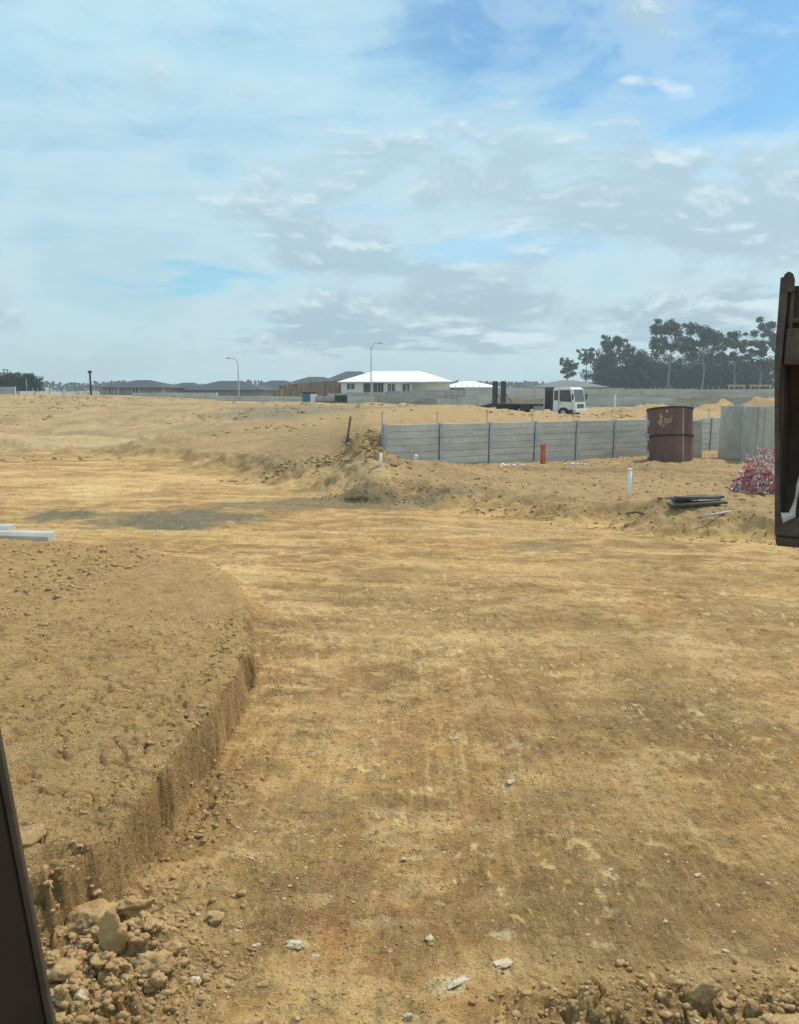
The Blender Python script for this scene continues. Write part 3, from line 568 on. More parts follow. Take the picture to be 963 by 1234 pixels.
for (u, v, z, shp, rot, lab) in (
        (355, 1138, 0, (.055, .04, .022), .1, 'bright white streaked stone alone on the scraped floor near the bottom'),
        (98, 1213, .16, (.032, .028, .035), .6, 'white stone with grey face in the rubble beside the pillar'),
        (235, 1178, .05, (.035, .03, .02), .2, 'cream stone at the right edge of the rubble heap'),
        (550, 1186, 0, (.075, .03, .010), .6, 'flat whitish stone smear between reddish clay stains'),
        (605, 1160, 0, (.09, .05, .010), .5, 'largest chalky white patch stone on the scraped floor'),
        (493, 1228, 0, (.032, .02, .02), .1, 'pair-like white stone cut by the bottom edge'),
        (802, 1108, 0, (.022, .012, .010), .2, 'thin white stone flake on the darker clay at right'),
        (875, 1142, 0, (.035, .018, .010), .1, 'white stone flake cluster above the near right ridge'),
        (842, 1050, 0, (.024, .020, .012), -.6, 'small white leaning stone at right of the floor'),
        (736, 1045, 0, (.022, .022, .010), .3, 'square pale stone on the brown floor'),
        (518, 1132, 0, (.03, .03, .012), .1, 'cream stone set among reddish clay'),
        (485, 1040, 0, (.026, .02, .016), .3, 'grey-white stone on the bare centre of the floor'),
        (615, 945, 0, (.05, .035, .012), .9, 'pale stone pair in the tooth-marked clay'),
        (550, 892, 0, (.042, .035, .012), .4, 'flat dark grey stone in the orange clay')):
    px, py = G(u, v, z); lump('flat_stone' if shp[2] < .015 else 'stone', px, py, .1, 1, M['stone'] if 'dark grey' not in lab else M['far_block'], lab, 'stone', rot=rot, shape=shp, sink=.3)
px, py = G(28, 984, .48)
o = MB().add([(-.10, -.06, 0), (.06, -.09, 0), (.12, -.01, .004), (.08, .08, .01), (-.05, .07, .008), (-.13, .02, 0)] + [(-.10, -.06, .022), (.06, -.09, .022), (.12, -.01, .026), (.08, .08, .03), (-.05, .07, .03), (-.13, .02, .022)],
             [(0, 1, 2, 3, 4, 5), (6, 7, 8, 9, 10, 11)] + [(i, (i + 1) % 6, (i + 1) % 6 + 6, i + 6) for i in range(6)]).build('clay_flake', M['clod'], bevel=.006)
o.location = (px, py, gz1(px, py) + .025); o.rotation_euler = (.12, -.1, .2); tag(o, 'thin flat flake of dried clay lying on the raised ground beside the pillar', 'clod')

# ------------------------------------------------------------------ concrete sleeper wall
wall = empty('retaining_wall', (WA[0], WA[1], .2), math.atan2(WD[1], WD[0]))
wall.rotation_euler.y = math.atan(.16 / 16.7); wall.location.z += .07; tag(wall, 'grey concrete sleeper retaining wall with steel posts holding back the dirt bank', 'wall')
base = .2
for i in range(NB_):
    m = MB(); zt = WTOP - base; rows = 8
    for r_ in range(rows):
        z1 = zt - r_ * .2; m.box(i * BAY + .045, (i + 1) * BAY - .045, -.035 + .006 * ((r_ * 7 + i * 3) % 3 - 1), .04, z1 - .193, z1)
    m.build('wall_panel', M['sleeper'], wall, bevel=.006)
for i in range(NB_ + 1):
    m = MB(); xx = i * BAY
    m.box(xx - .042, xx + .042, -.085, -.076, -.4, WTOP - base + .02); m.box(xx - .005, xx + .005, -.076, .06, -.4, WTOP - base + .02); m.box(xx - .042, xx + .042, .06, .07, -.4, WTOP - base + .02)
    m.build('wall_post', M['galv'], wall)
for i in range(NB_ + 1):
    pk = MB().tube([(i * BAY, .12, .9), (i * BAY + .01, .12, WTOP - base + .30)], .016, 6).build('picket', M['galv'], wall)
    pk['label'] = 'thin steel picket with a safety cap above the wall'
    MB().tube([(i * BAY + .01, .12, WTOP - base + .28), (i * BAY + .01, .12, WTOP - base + .36)], [.035, .028], 8).build('cap', M['yellow'], pk)

# ------------------------------------------------------------------ things on the bank
def put(name, px, py, dz=0.0, rz=0): return empty(name, (px, py, gz1(px, py) + dz), rz)
# rusty steel drum
dx_, dy_ = X(807, 26.0), 26.0
dr = empty('steel_drum', (dx_, dy_, gz1(dx_, dy_) - .12), 0); dr.rotation_euler = (R(-8.5), 0, 0)
tag(dr, 'rust-brown steel cylinder with a painted scrawl in front of the sleeper wall', 'steel drum')
def shell(r0, r1, z0, z1, n=48, a0=0, a1=2 * math.pi):
    m = MB(); k = n + (0 if a1 - a0 > 6.28 else 1)
    vs = []
    for j in range(k):
        t_ = a0 + (a1 - a0) * j / n
        for rr, zz in ((r1, z0), (r1, z1), (r0, z1), (r0, z0)): vs.append((rr * math.cos(t_), rr * math.sin(t_), zz))
    fs = []
    for j in range(n):
        a_, c_ = 4 * j, 4 * ((j + 1) % k)
        for e in range(4): fs.append((a_ + e, c_ + e, c_ + (e + 1) % 4, a_ + (e + 1) % 4))
    if k == n + 1: fs += [(0, 1, 2, 3), (4 * n + 3, 4 * n + 2, 4 * n + 1, 4 * n)]
    return m.add(vs, fs)
DR = .70
lower = shell(DR - .025, DR, 0, .92).build('lower_shell', M['rust'], dr, smooth=False)
upper = shell(DR - .025, DR + .008, .925, 1.80).build('upper_shell', M['rust'], dr)
shell(DR - .02, DR + .045, .90, .94).build('middle_rim', M['blackedge'], dr); shell(DR - .02, DR + .045, 1.79, 1.83).build('top_rim', M['blackedge'], dr)
for z0 in (.35, .88, 1.35): MB().box(-DR - .06, -DR + .0, -.12, -.05, z0 - .1, z0 + .1).build('lug', M['galv'], dr, bevel=.01)
def on_drum(px, pz, r=DR + .014): t_ = -math.pi / 2 + (px - .23) / DR; return (r * math.cos(t_), r * math.sin(t_), pz)
st = MB()
for zz0, zz1 in ((.05, .89), (.945, 1.785)):
    vs = [on_drum(px, pz, DR + .02) for px, pz in ((.405, zz0), (.435, zz0), (.435, zz1), (.405, zz1))] + [on_drum(px, pz, DR + .008) for px, pz in ((.405, zz0), (.435, zz0), (.435, zz1), (.405, zz1))]
    st.add(vs, [(0, 1, 2, 3), (4, 5, 6, 7), (0, 1, 5, 4), (1, 2, 6, 5), (2, 3, 7, 6), (3, 0, 4, 7)])
st.build('strap', M['cream'], dr)
S = lambda pts: [(-.36 + a * .066, 1.24 + c_ * .066) for a, c_ in pts]
scr = [S([(1.2, 5.6), (1.1, 2.4)]), S([(1.0, 4), (2, 4.2), (2.1, 3.5)]), S([(1.3, .2), (.1, 1.1), (-.1, 1.8), (.6, 2.0), (1.5, 1.6), (1.7, 2.6)]), S([(1.7, 2.8), (1.4, .9), (1.1, -.1)]),
       S([(4.2, 3.1), (3.1, 2.7), (2.6, 1.6), (3.6, 1.8), (3.9, 1.0), (2.9, .2), (2.3, .5)]), S([(5.0, 2.7), (4.5, 2.1), (4.8, 1.2), (5.6, 1.2), (6.1, 2.0), (5.8, 2.9), (5.0, 2.7)]), S([(2.2, -.8), (2.8, -.9)]), S([(6.2, 3.8), (6.6, 4.2)])]
pm = MB()
for ln in scr: pm.tube([on_drum(a, c_, DR + .013) for a, c_ in ln], .017, 5)
pm.build('painted_scrawl', M['paint'], dr)
MB().tube([on_drum(-.09, 1.68, DR + .009), on_drum(-.09, 1.68, DR + .013)], .035, 10).build('paint_spot', M['far_concrete'], dr)
# upright concrete pipe sections
def cpipe(u, d, rad_, h, label, rz):
    px = X(u, d); o = empty('concrete_pipe', (px, d, gz1(px, d) - .08), rz); tag(o, label, 'concrete pipe', 'upright concrete pipe sections beside the sleeper wall')
    m = MB(); n = 56; prof = [(rad_, 0), (rad_ * 1.0, .1), (rad_ * .985, h - .05), (rad_ * .98, h), (rad_ - .12, h), (rad_ - .12, 0)]
    vs = []; fs = []
    for j in range(n):
        t_ = 2 * math.pi * j / n
        for rr, zz in prof: vs.append((rr * math.cos(t_), rr * math.sin(t_), zz))
    k = len(prof)
    for j in range(n):
        for e in range(k): fs.append((j * k + e, ((j + 1) % n) * k + e, ((j + 1) % n) * k + (e + 1) % k, j * k + (e + 1) % k))
    m.add(vs, fs).build('pipe_wall', M['concrete'], o, smooth=False)
    for off in ((-1.0, -.77) if rz == 0 else ()):
        t_ = -math.pi / 2 + off; MB().box(-.008, .008, -.004, .01, .02, h - .02, Matrix.Translation((rad_ * math.cos(t_) * 1.001, rad_ * math.sin(t_) * 1.001, 0)) @ Matrix.Rotation(t_ + math.pi / 2, 4, 'Z')).build('seam', M['shade'], o)
    return o
cpipe(901, 27.6, .98, 1.88, 'upright concrete pipe ring standing left of the other, its right side shaded', .3)
cpipe(931, 26.0, 1.0, 1.86, 'upright concrete pipe ring with two vertical seams, right behind the rusty bucket', .0)
px = X(838, 27.3); o = MB().box(-.16, .16, -.12, .12, -.1, 1.30).build('concrete_pillar', M['concrete'], bevel=.015); o.location = (px, 27.3, gz1(px, 27.3)); o.rotation_euler = (0, R(-3), .2)
tag(o, 'slim grey concrete block leaning just right of the rusty steel cylinder', 'concrete block')
# red and white barrier mesh heap
hx, hy = G(921, 588, .5); hb = empty('barrier_mesh', (hx, hy, gz1(hx, hy)))
tag(hb, 'crumpled heap of red and white barrier mesh beside the rusty bucket', 'barrier mesh')
for nm, mt, sd in (('red_mesh', M['red'], 1), ('white_mesh', M['whitep'], 2)):
    r = np.random.default_rng(sd); Vv = []; Ff = []
    for _ in range(560):
        th = r.uniform(0, 6.28); rr = math.sqrt(r.uniform(0, 1)); hh = (1 - rr ** 1.6) * 1.1 * r.uniform(.1, 1.0) + .03
        p = np.array([math.cos(th) * rr * .75, math.sin(th) * rr * .5, hh]); dr0 = r.normal(size=3); w_ = r.uniform(.018, .045)
        n_ = int(r.integers(4, 9)); k = len(Vv); sd_ = np.cross(dr0, r.normal(size=3)); sd_ /= np.linalg.norm(sd_)
        for q in range(n_):
            dr0 = dr0 * .6 + r.normal(size=3) * .8; dr0 /= np.linalg.norm(dr0); p = p + dr0 * .045; p[2] = min(max(p[2], .01), 1.1 * max(0.06, 1 - (p[0] / .95) ** 2 - (p[1] / .7) ** 2) + .1)
            sd_ = sd_ + r.normal(size=3) * .35; sd_ /= np.linalg.norm(sd_); Vv += [p - sd_ * w_ / 2, p + sd_ * w_ / 2]
            if q: Ff.append((k + 2 * q - 2, k + 2 * q - 1, k + 2 * q + 1, k + 2 * q))
    o = np_mesh(nm, np.array(Vv), np.array(Ff), mt); o.parent = hb
    sol = o.modifiers.new('solid', 'SOLIDIFY'); sol.thickness = .004
# white pipes / stakes
def stake(name, u, v, z, h, r_, mt, label, cat, lean=(0, 0), top=None):
    px, py = G(u, v, z); zz = gz1(px, py); o = empty(name, (px, py, zz)); tag(o, label, cat)
    MB().tube([(0, 0, -.2), (lean[0], lean[1], h)], r_, 12).build('shaft', mt, o, smooth=True)
    if top: MB().tube([(lean[0], lean[1], h - .01), (lean[0], lean[1], h + .03)], r_ * 1.25, 12).build('cap', top, o)
    return o
stake('white_stake', 757.5, 596, .45, .66, .045, M['white'], 'tall white plastic pipe stake standing on the bank left of the dark planks', 'stake', (0.01, 0), M['white'])
stake('white_stake', 459, 574, .48, .36, .04, M['white'], 'short white stake with a red mark low in front of the sleeper wall end', 'stake', (-.01, 0), M['orange'])
# orange marker post by the wall
px = X(653.5, 24.9); o = empty('marker_post', (px, 24.9, gz1(px, 24.9))); tag(o, 'orange-red plastic marker post standing against the sleeper wall', 'marker post')
MB().box(-.07, .03, -.02, .02, -.2, .62).build('shaft', M['orange'], o, bevel=.01); MB().box(.045, .085, -.015, .015, -.1, .66).build('side_slat', M['orange'], o, bevel=.008)
MB().box(-.1, .1, -.05, .05, -.05, .05).build('foot', M['rubber'], o, bevel=.01)
# leaning dark post with a root tangle
px = X(418, 25.5); zz = gz1(px, 25.5)
o = MB().tube([(-.05, 0, -.25), (.14, .05, .98)], .04, 10).build('leaning_post', M['timber'], smooth=True); o.location = (px, 25.5, zz); tag(o, 'dark leaning post rising from the dirt mound left of the sleeper wall', 'post')
r = random.Random(4); m = MB()
for _ in range(34):
    p0 = Vector((r.uniform(-.3, .5), r.uniform(-.25, .25), r.uniform(-.05, .12))); dv = Vector((r.uniform(-1, 1), r.uniform(-.5, .5), r.uniform(-.8, .4))).normalized() * r.uniform(.12, .26)
    m.tube([(p0[0] * .3, p0[1] * .3, .04), p0, p0 + dv * .5 + Vector((0, 0, r.uniform(-.05, .05))), p0 + dv], [.02, .016, .013, .005], 5)
o = m.build('root_tangle', M['timber']); px = X(428, 25.2); o.location = (px, 25.2, gz1(px, 25.2)); tag(o, 'dark tangle of roots at the foot of the leaning post', 'roots')
# dark planks, pale stick, root
cxp, cyp = G(838, 607, .48)
for i, (ox, oy, oz, l, rz_, w_, lab) in enumerate(((.02, -.05, .05, 1.25, .20, .10, 'nearest dark weathered plank of the heap on the low bank'), (.1, .16, .07, 1.15, .26, .09, 'middle dark weathered plank of the heap on the low bank'), (-.15, .36, .04, 1.1, .10, .08, 'rearmost dark weathered plank of the heap on the low bank'),
                                               (.05, .02, .13, 1.05, .30, .07, 'topmost dark weathered plank of the heap on the low bank'))):
    o = MB().box(-l / 2, l / 2, -w_, w_, -.022, .022).build('plank', M['plank'] if 'plank' in M else M.setdefault('plank', mat('dark_plank', (.105, .10, .09), .85, vary=.35, scale=3, streak=(.5, 8, 8))), bevel=.005)
    px, py = cxp + ox, cyp + oy; o.location = (px, py, gz1(px, py) + oz); o.rotation_euler = (r.uniform(-.1, .1), r.uniform(-.06, .06), rz_); tag(o, lab, 'plank', 'dark planks heaped on the bank')
px, py = G(866, 612, .48); o = MB().tube([(-.42, -.14, .03), (0, 0, .06), (.42, .2, .10)], [.022, .028, .02], 8).build('stick', M['cream'], smooth=True); o.location = (px, py, gz1(px, py)); tag(o, 'pale straight stick lying right of the dark planks', 'stick')
px, py = G(772, 608, .45); o = MB().tube([(-.28, .05, .05), (-.08, .02, .1), (.1, -.05, .06), (.2, -.2, -.04), (.26, -.3, -.2)], [.022, .028, .024, .02, .01], 8).build('root', M['timber'], smooth=True); o.location = (px, py, gz1(px, py)); tag(o, 'brown curved root sticking out of the bank below the white stake', 'root')
for u, v, n, lab, grp in ((611, 557, 6, 'white rubble fragment at the wall foot left of the orange post', 'white fragments left of the orange post'), (688, 556, 6, 'white crumpled scrap at the wall foot right of the orange post', 'white scraps right of the orange post'), (500, 550, 1, 'small white block leaning at the left end of the sleeper wall', None)):
    py = 24 + (u - 600) * .012 if u != 500 else 22.6; r = random.Random(u)
    for k in range(n):
        sz = r.uniform(.04, .09); qx = X(u, py) + (r.uniform(-.45, .45) if n > 1 else 0); qy = py - .25 + (r.uniform(-.1, .1) if n > 1 else 0)
        if n > 1:
            v_, f_ = S2[(k + u) % len(S2)]; o = np_mesh('white_scrap', v_ * np.array([sz * 1.4, sz, sz * .7]), f_, M['white'])
        else: o = MB().box(-sz * .6, sz * .6, -sz * .5, sz * .5, -sz * .5, sz * 1.6).build('white_scrap', M['white'], bevel=.012)
        o.location = (qx, qy, gz1(qx, qy) + .03); o.rotation_euler = (r.uniform(-.3, .3), r.uniform(-.4, .4), r.uniform(0, 3)); tag(o, lab, 'scrap', grp)
# dark weed clump at the foot of the bank
r = random.Random(9); m = MB()
for _ in range(150):
    a = r.uniform(0, 6.28); q = math.sqrt(r.random()); bx_, by_ = math.cos(a) * q * .5, math.sin(a) * q * .2; h = r.uniform(.02, .09) * (1.1 - q * .7); dx1, dy1 = r.uniform(-.1, .1), r.uniform(-.08, .08); w_ = r.uniform(.006, .014)
    m.add([(bx_ - w_, by_, -.03), (bx_ + w_, by_, -.03), (bx_ + dx1 * .5 + w_, by_ + dy1 * .5, h * .7), (bx_ + dx1 * 1.4, by_ + dy1 * 1.4, h)], [(0, 1, 2), (0, 2, 3)])
o = m.build('weed_clump', M['weed']); px, py = G(438, 592, .25); o.location = (px, py, gz1(px, py)); tag(o, 'dark matted weed clump at the foot of the bank below the short white stake', 'weeds')
# concrete kerb units on the left
for (u0, u1, v_, hgt_, rz_, lab, kerf) in ((-60, 63, 650, .155, -.02, 'long pale grey concrete kerb unit on the dirt at the left edge', 0), (-70, 13, 640, .17, 0.03, 'short cream concrete kerb unit set behind the long one', 1)):
    x0, y0 = G(u0, v_, .05); x1, y1 = G(u1, v_, .05); o = empty('kerb_unit', (x0, y0, gz1((x0 + x1) / 2 + .6, y0) - .0), rz_); tag(o, lab, 'kerb unit')
    prof = [(-.12, -.05), (.2, -.05), (.2, hgt_), (-.04, hgt_), (-.12, hgt_ - .06)]; L = x1 - x0; n = len(prof); pts = []; seg = 10
    for k in range(seg + 1):
        tt = k / seg; bow = .10 * math.sin(tt * math.pi) if not kerf else 0
        pts += [(tt * L, p + bow, z_) for p, z_ in prof]
    fs = [tuple(range(n)), tuple(range(seg * n, seg * n + n))] + [(k * n + i, k * n + (i + 1) % n, (k + 1) * n + (i + 1) % n, (k + 1) * n + i) for k in range(seg) for i in range(n)]
    MB().add(pts, fs).build('kerb_body', M['concrete'], o, bevel=.012)
    for lx in ((L - .45,) if kerf else (L - 1.15,)): MB().tube([(lx, -.02, hgt_ - .06), (lx, -.02, hgt_ + .05)], .018, 8).build('lifting_pin', M['blackedge'], o)

# ------------------------------------------------------------------ far walls
def wall_run(name, u0, d0, u1, d1, zb, ztf, mt, label, th=.3, seg=None, posts=False, top_posts=None):
    x0, x1 = X(u0, d0), X(u1, d1); L = math.hypot(x1 - x0, d1 - d0); a = math.atan2(d1 - d0, x1 - x0)
    o = empty(name, (x0, d0, 0), a); tag(o, label, 'wall'); seg = seg or max(2, int(L / 2.4)); zt0, zt1 = ztf
    m = MB()
    for k in range(seg):
        z_t = zt0 + (zt1 - zt0) * (k + .5) / seg; xx0, xx1 = L * k / seg, L * (k + 1) / seg - .03
        nrow = max(1, int((z_t - zb) / .4))
        for r_ in range(nrow): m.box(xx0, xx1, 0, th, z_t - (r_ + 1) * (z_t - zb) / nrow + .025, z_t - r_ * (z_t - zb) / nrow)
    m.build('wall_panel', mt, o)
    m = MB()
    for k in range(seg + 1): m.box(L * k / seg - .07, L * k / seg + .05, -.06, -.01, zb, zt0 + (zt1 - zt0) * k / seg + .03)
    p = m.build('post_line', M['galv'], o); p['kind'] = 'stuff' if False else 'thing'
    return o
def simple_wall(name, u0, d0, u1, d1, zb, ztf, mt, label, th=.3, pitch=2.4):
    x0, x1 = X(u0, d0), X(u1, d1); L = math.hypot(x1 - x0, d1 - d0); a = math.atan2(d1 - d0, x1 - x0)
    m = MB(); seg = max(2, int(L / pitch)); zt0, zt1 = ztf
    for k in range(seg):
        z_t = zt0 + (zt1 - zt0) * (k + .5) / seg + random.uniform(-.02, .02); nrow = max(1, int((z_t - zb) / .3)); dz = (z_t - zb) / nrow
        for r_ in range(nrow): m.box(L * k / seg, L * (k + 1) / seg - .07, 0 + random.uniform(-.01, .02), th, z_t - (r_ + 1) * dz + .03, z_t - r_ * dz)
        m.box(L * (k + 1) / seg - .065, L * (k + 1) / seg - .005, -.06, th, zb, z_t + .04)
    o = m.build(name, mt); o.location = (x0, d0, 0); o.rotation_euler = (0, 0, a); tag(o, label, 'wall'); return o
simple_wall('far_retaining_wall', 395, 110, 560, 111, .2, (Z(474, 110), Z(469, 111)), M['far_block'], 'grey block retaining wall below the white-roofed house')
simple_wall('far_retaining_wall', 372, 104, 452, 104, .2, (Z(477.5, 104), Z(478, 104)), M['far_concrete'], 'low pale concrete wall in front of the garage end of the white house', pitch=3)
simple_wall('far_retaining_wall', 528, 92, 600, 94, .2, (Z(482, 92), Z(475, 94)), M['far_concrete'], 'pale sloping concrete wall left of the truck ramps')
simple_wall('far_retaining_wall', 560, 111, 985, 111, .2, (Z(466.5, 111), Z(470.5, 111)), M['far_concrete'], 'long grey concrete retaining wall running under the gum trees')
simple_wall('far_retaining_wall', 690, 98, 812, 95, .2, (Z(479, 98), Z(480, 95)), M['far_concrete'], 'middle pale retaining wall behind the truck cab and the white marker pipe')
simple_wall('far_retaining_wall', 790, 88, 985, 76, .2, (Z(487, 88), Z(478, 76)), M['far_block'], 'stepped grey retaining wall behind the concrete pipe rings', pitch=2.0)
simple_wall('far_retaining_wall', 258, 82, 385, 84, .6, (Z(477, 82), Z(478, 84)), M['far_concrete'], 'low pale concrete wall in front of the dark-roofed houses')
simple_wall('far_retaining_wall', 160, 96, 262, 94, 1.4, (Z(473.0, 96), Z(473.5, 94)), M['far_concrete'], 'thin pale wall strip left of the low wall before the dark roofs', pitch=4)
simple_wall('concrete_wall', -40, 70, 21, 71, 1.6, (Z(466, 70), Z(466.5, 71)), M['far_concrete'], 'tall pale concrete wall at the left edge in front of the trees')
simple_wall('concrete_wall', 26, 84, 108, 96, 1.6, (Z(471, 84), Z(473, 96)), M['far_concrete'], 'low grey wall on the hill crest between left edge and lamp post')
# small fence pickets along the far walls
pick = None
def picket(px, py, z0, h, mt=None):
    global pick
    if pick is None: pick = MB().box(-.03, .03, -.03, .03, 0, 1).build('picket', M['cream']); o = pick
    else: o = pick.copy(); COL.objects.link(o)
    o.location = (px, py, z0); o.scale = (1, 1, h); return o
rp = random.Random(3)
for k in range(40):
    u = 700 + k * 6.3 + rp.uniform(-1.5, 1.5); o = picket(X(u, 110.7), 110.7, Z(470, 110.7) - .4, rp.uniform(.65, 1.0)); tag(o, 'small pale picket sticking up along the wall top under the gum trees', 'picket', 'pickets along the far wall top')
for k in range(18):
    u = 455 + k * 7.2; o = picket(X(u, 109.6), 109.6, 1.4, Z(464, 109.6) - 1.4); tag(o, 'thin fence picket on the block wall before the white-roofed house', 'picket', 'pickets before the white house')
for k in range(16):
    u = 40 + k * 7.0 + rp.uniform(-2, 2)
    if abs(u - 111) > 4: o = picket(X(u, 90), 90, 1.9, Z(468.5, 90) - 1.9 + rp.uniform(-.2, .1)); tag(o, 'thin fence picket on the hill crest near the dark lamp post', 'picket', 'pickets on the hill crest')
for u, d, vt, vb, lab in ((740, 60, 476, 502, 'white marker pipe standing behind the dirt mound right of the truck'), (34.5, 80, 456, 480, 'tall thin pale pole in front of the left trees'), (80, 88, 464, 480, 'pale pole on the hill crest left of the lamp post'), (198, 92, 466, 476, 'pale pole in front of the leftmost dark roof'),
                          (340, 80, 469, 487, 'thin pole before the low pale wall'), (655, 58, 476, 500, 'thin pole just left of the truck cab'), (540, 60, 476, 494, 'thin pole between the house and the ramps')):
    px = X(u, d); zb = Z(vb, d); o = MB().tube([(0, 0, -.8), (0, 0, Z(vt, d) - zb)], .07 if 'white' in lab else .035, 8).build('marker_pole', M['white'] if 'white marker' in lab else M['galv']); o.location = (px, d, zb); tag(o, lab, 'pole')
# pickets with yellow caps standing on the fill behind the sleeper wall already belong to it

# ------------------------------------------------------------------ houses
def house(name, u0, u1, d, v_eave, v_ridge, depth, label, roof, wallm, base=None, hipf=.8, over=.5, openings=(), ridge=None, base_v=477, rz=0):
    x0, x1 = X(u0, d), X(u1, d); w = x1 - x0; ze = Z(v_eave, d); zr = Z(v_ridge, d); zb = base if base is not None else Z(base_v, d)
    o = empty(name, ((x0 + x1) / 2, d, zb), rz); tag(o, label, 'house'); hw = w / 2; D = depth; e = ze - zb; rh = zr - zb
    MB().box(-hw + over, hw - over, over, D - over, -.4, e - .05).build('wall', wallm, o)
    hip = min(D / 2 * hipf, hw * .8); ra = -hw + hip if ridge is None else ridge[0] * 1.0 - hw; rb_ = hw - hip if ridge is None else ridge[1] - hw
    vs = [(-hw, 0, e), (hw, 0, e), (hw, D, e), (-hw, D, e), (ra, D / 2, rh), (rb_, D / 2, rh)]; vs += [(x_, y_, e - .14) for x_, y_, z_ in vs[:4]]
    rf = MB().add(vs, [(0, 1, 5, 4), (1, 2, 5), (2, 3, 4, 5), (3, 0, 4), (0, 6, 7, 1), (1, 7, 8, 2), (2, 8, 9, 3), (3, 9, 6, 0), (6, 9, 8, 7)]).build('roof', roof, o)
    for (a, c_, z0, z1, kind) in openings:
        xa, xb = X(a, d) - (x0 + x1) / 2, X(c_, d) - (x0 + x1) / 2
        if kind == 'window':
            wn = MB().box(xa, xb, over - .06, over - .005, z0, z1).build('window', M['glass'], o)
            MB().box(xa - .07, xa, over - .09, over - .003, z0 - .07, z1 + .07).box(xb, xb + .07, over - .09, over - .003, z0 - .07, z1 + .07).box((xa + xb) / 2 - .04, (xa + xb) / 2 + .04, over - .085, over - .062, z0, z1).build('window_frame', M['white'], wn)
        elif kind == 'garage': MB().box(xa, xb, over - .05, over - .004, z0, z1).build('garage_door', M['shade'], o)
        elif kind == 'door': MB().box(xa, xb, over - .05, over - .004, z0, z1).build('door', M['truckdark'], o)
    return o
# white house
WH = 118; zb = 2.05
wh = empty('white_house', (X(478, WH), WH, zb)); tag(wh, 'new single-storey house with bright white hip roof and white walls above the block wall', 'house')
cx0 = X(478, WH); f = lambda u: X(u, WH) - cx0
e = Z(460, WH) - zb; rh = Z(446.5, WH) - zb
# main hip roof over the left and middle
def hiproof(x0, x1, y0, y1, e, rh, ra, rb_, ry, name, mt, par):
    vs = [(x0, y0, e), (x1, y0, e), (x1, y1, e), (x0, y1, e), (ra, ry, rh), (rb_, ry, rh)]; vs += [(a, c_, e - .18) for a, c_, _ in vs[:4]]
    return MB().add(vs, [(0, 1, 5, 4), (1, 2, 5), (2, 3, 4, 5), (3, 0, 4), (0, 6, 7, 1), (1, 7, 8, 2), (2, 8, 9, 3), (3, 9, 6, 0), (6, 9, 8, 7)]).build(name, mt, par)
hiproof(f(408), f(514), -1.5, 9.5, e, rh, f(449), f(508), 4.0, 'roof', M['wroof'], wh)
hiproof(f(480), f(547), .6, 11, e + .05, Z(448, WH + 5) - zb, f(505), f(511), 5.6, 'roof', M['wroof'], wh)
MB().box(f(412), f(437), -1.0, 8.5, -.5, e - .2).box(f(437), f(463), 1.6, 8.5, -.5, e - .2).box(f(463), f(496), -1.0, 8.5, -.5, e - .2).build('wall', M['white'], wh)
MB().box(f(408), f(514), -1.60, -1.505, e - .2, e - .04).box(f(515), f(547), .50, .595, e - .15, e + .01).build('gutter', M['far_concrete'], wh)
MB().box(f(496), f(542), 1.2, 10.2, -.5, e - .15).build('wall', M['white'], wh)
MB().box(f(437), f(463), 1.45, 1.59, -.5, e - .2).build('porch_wall', M['shade'], wh)  # grey sheet over the white wall paints the shade inside the porch recess
MB().box(f(449), f(450.2), -1.0, -.85, -.5, e - .19).build('porch_post', M['white'], wh); MB().box(f(437.2), f(438.6), -1.02, -.87, -.5, e - .19).build('porch_post', M['white'], wh)
for a, c_, yy in ((419, 428, -1.0), (467.5, 476, -1.0), (485, 493.5, -1.0), (455, 462, 1.45)):
    z0, z1 = (.5, 1.38) if a > 430 else (1.05, 1.4)
    wn = MB().box(f(a), f(c_), yy - .06, yy - .003, z0 - .4, z1).build('window', M['glass'], wh)
    MB().box(f(a) - .08, f(a), yy - .1, yy - .002, z0 - .48, z1 + .08).box(f(c_), f(c_) + .08, yy - .1, yy - .002, z0 - .48, z1 + .08).box((f(a) + f(c_)) / 2 - .04, (f(a) + f(c_)) / 2 + .04, yy - .1, yy - .062, z0 - .4, z1).build('window_frame', M['white'], wn)
hs = house('white_roof_house', 533, 603, 145, 466.5, 459.0, 12, 'second white-roofed house half hidden behind the right end of the white house', M['wroof'], M['brick'])
house('grey_roof_house', 652, 735, 128, 466.5, 457.8, 13, 'house with a mid-grey hip roof behind the truck cab, under the gum trees', M['groof2'], M['brick'], base=2.2, hipf=1.0)
house('dark_roof_house', 116, 202, 128, 467, 457.5, 13, 'leftmost dark-grey-roofed house behind the hill crest beside the lamp post', M['groof'], M['brick'], hipf=1.2, openings=((128, 134, .6, 1.4, 'window'), (142, 147, .6, 1.4, 'window'), (160, 166, .6, 1.4, 'window')), base_v=478)
house('dark_roof_house', 186, 246, 140, 469, 460.8, 13, 'dark-roofed house second from the left, lowest of the row', M['groof'], M['brick'], base_v=479)
house('dark_roof_house', 218, 318, 133, 470, 458.5, 14, 'wide dark-roofed house in the middle of the row behind the curved street lamp', M['groof'], M['brick'], hipf=.7, base_v=480)
house('dark_roof_house', 286, 372, 150, 470, 458, 15, 'dark-roofed house right of the curved street lamp', M['groof'], M['brick'], base_v=480)
house('dark_roof_house', 330, 424, 165, 466, 453.5, 15, 'dark-roofed house behind the brown timber fence', M['groof'], M['brick'], hipf=1.0, base_v=480)
house('dark_roof_house', 378, 470, 185, 463, 446.5, 18, 'highest dark-roofed house peeking up left of the white house', M['groof'], M['brick'], hipf=1.6, base_v=480)
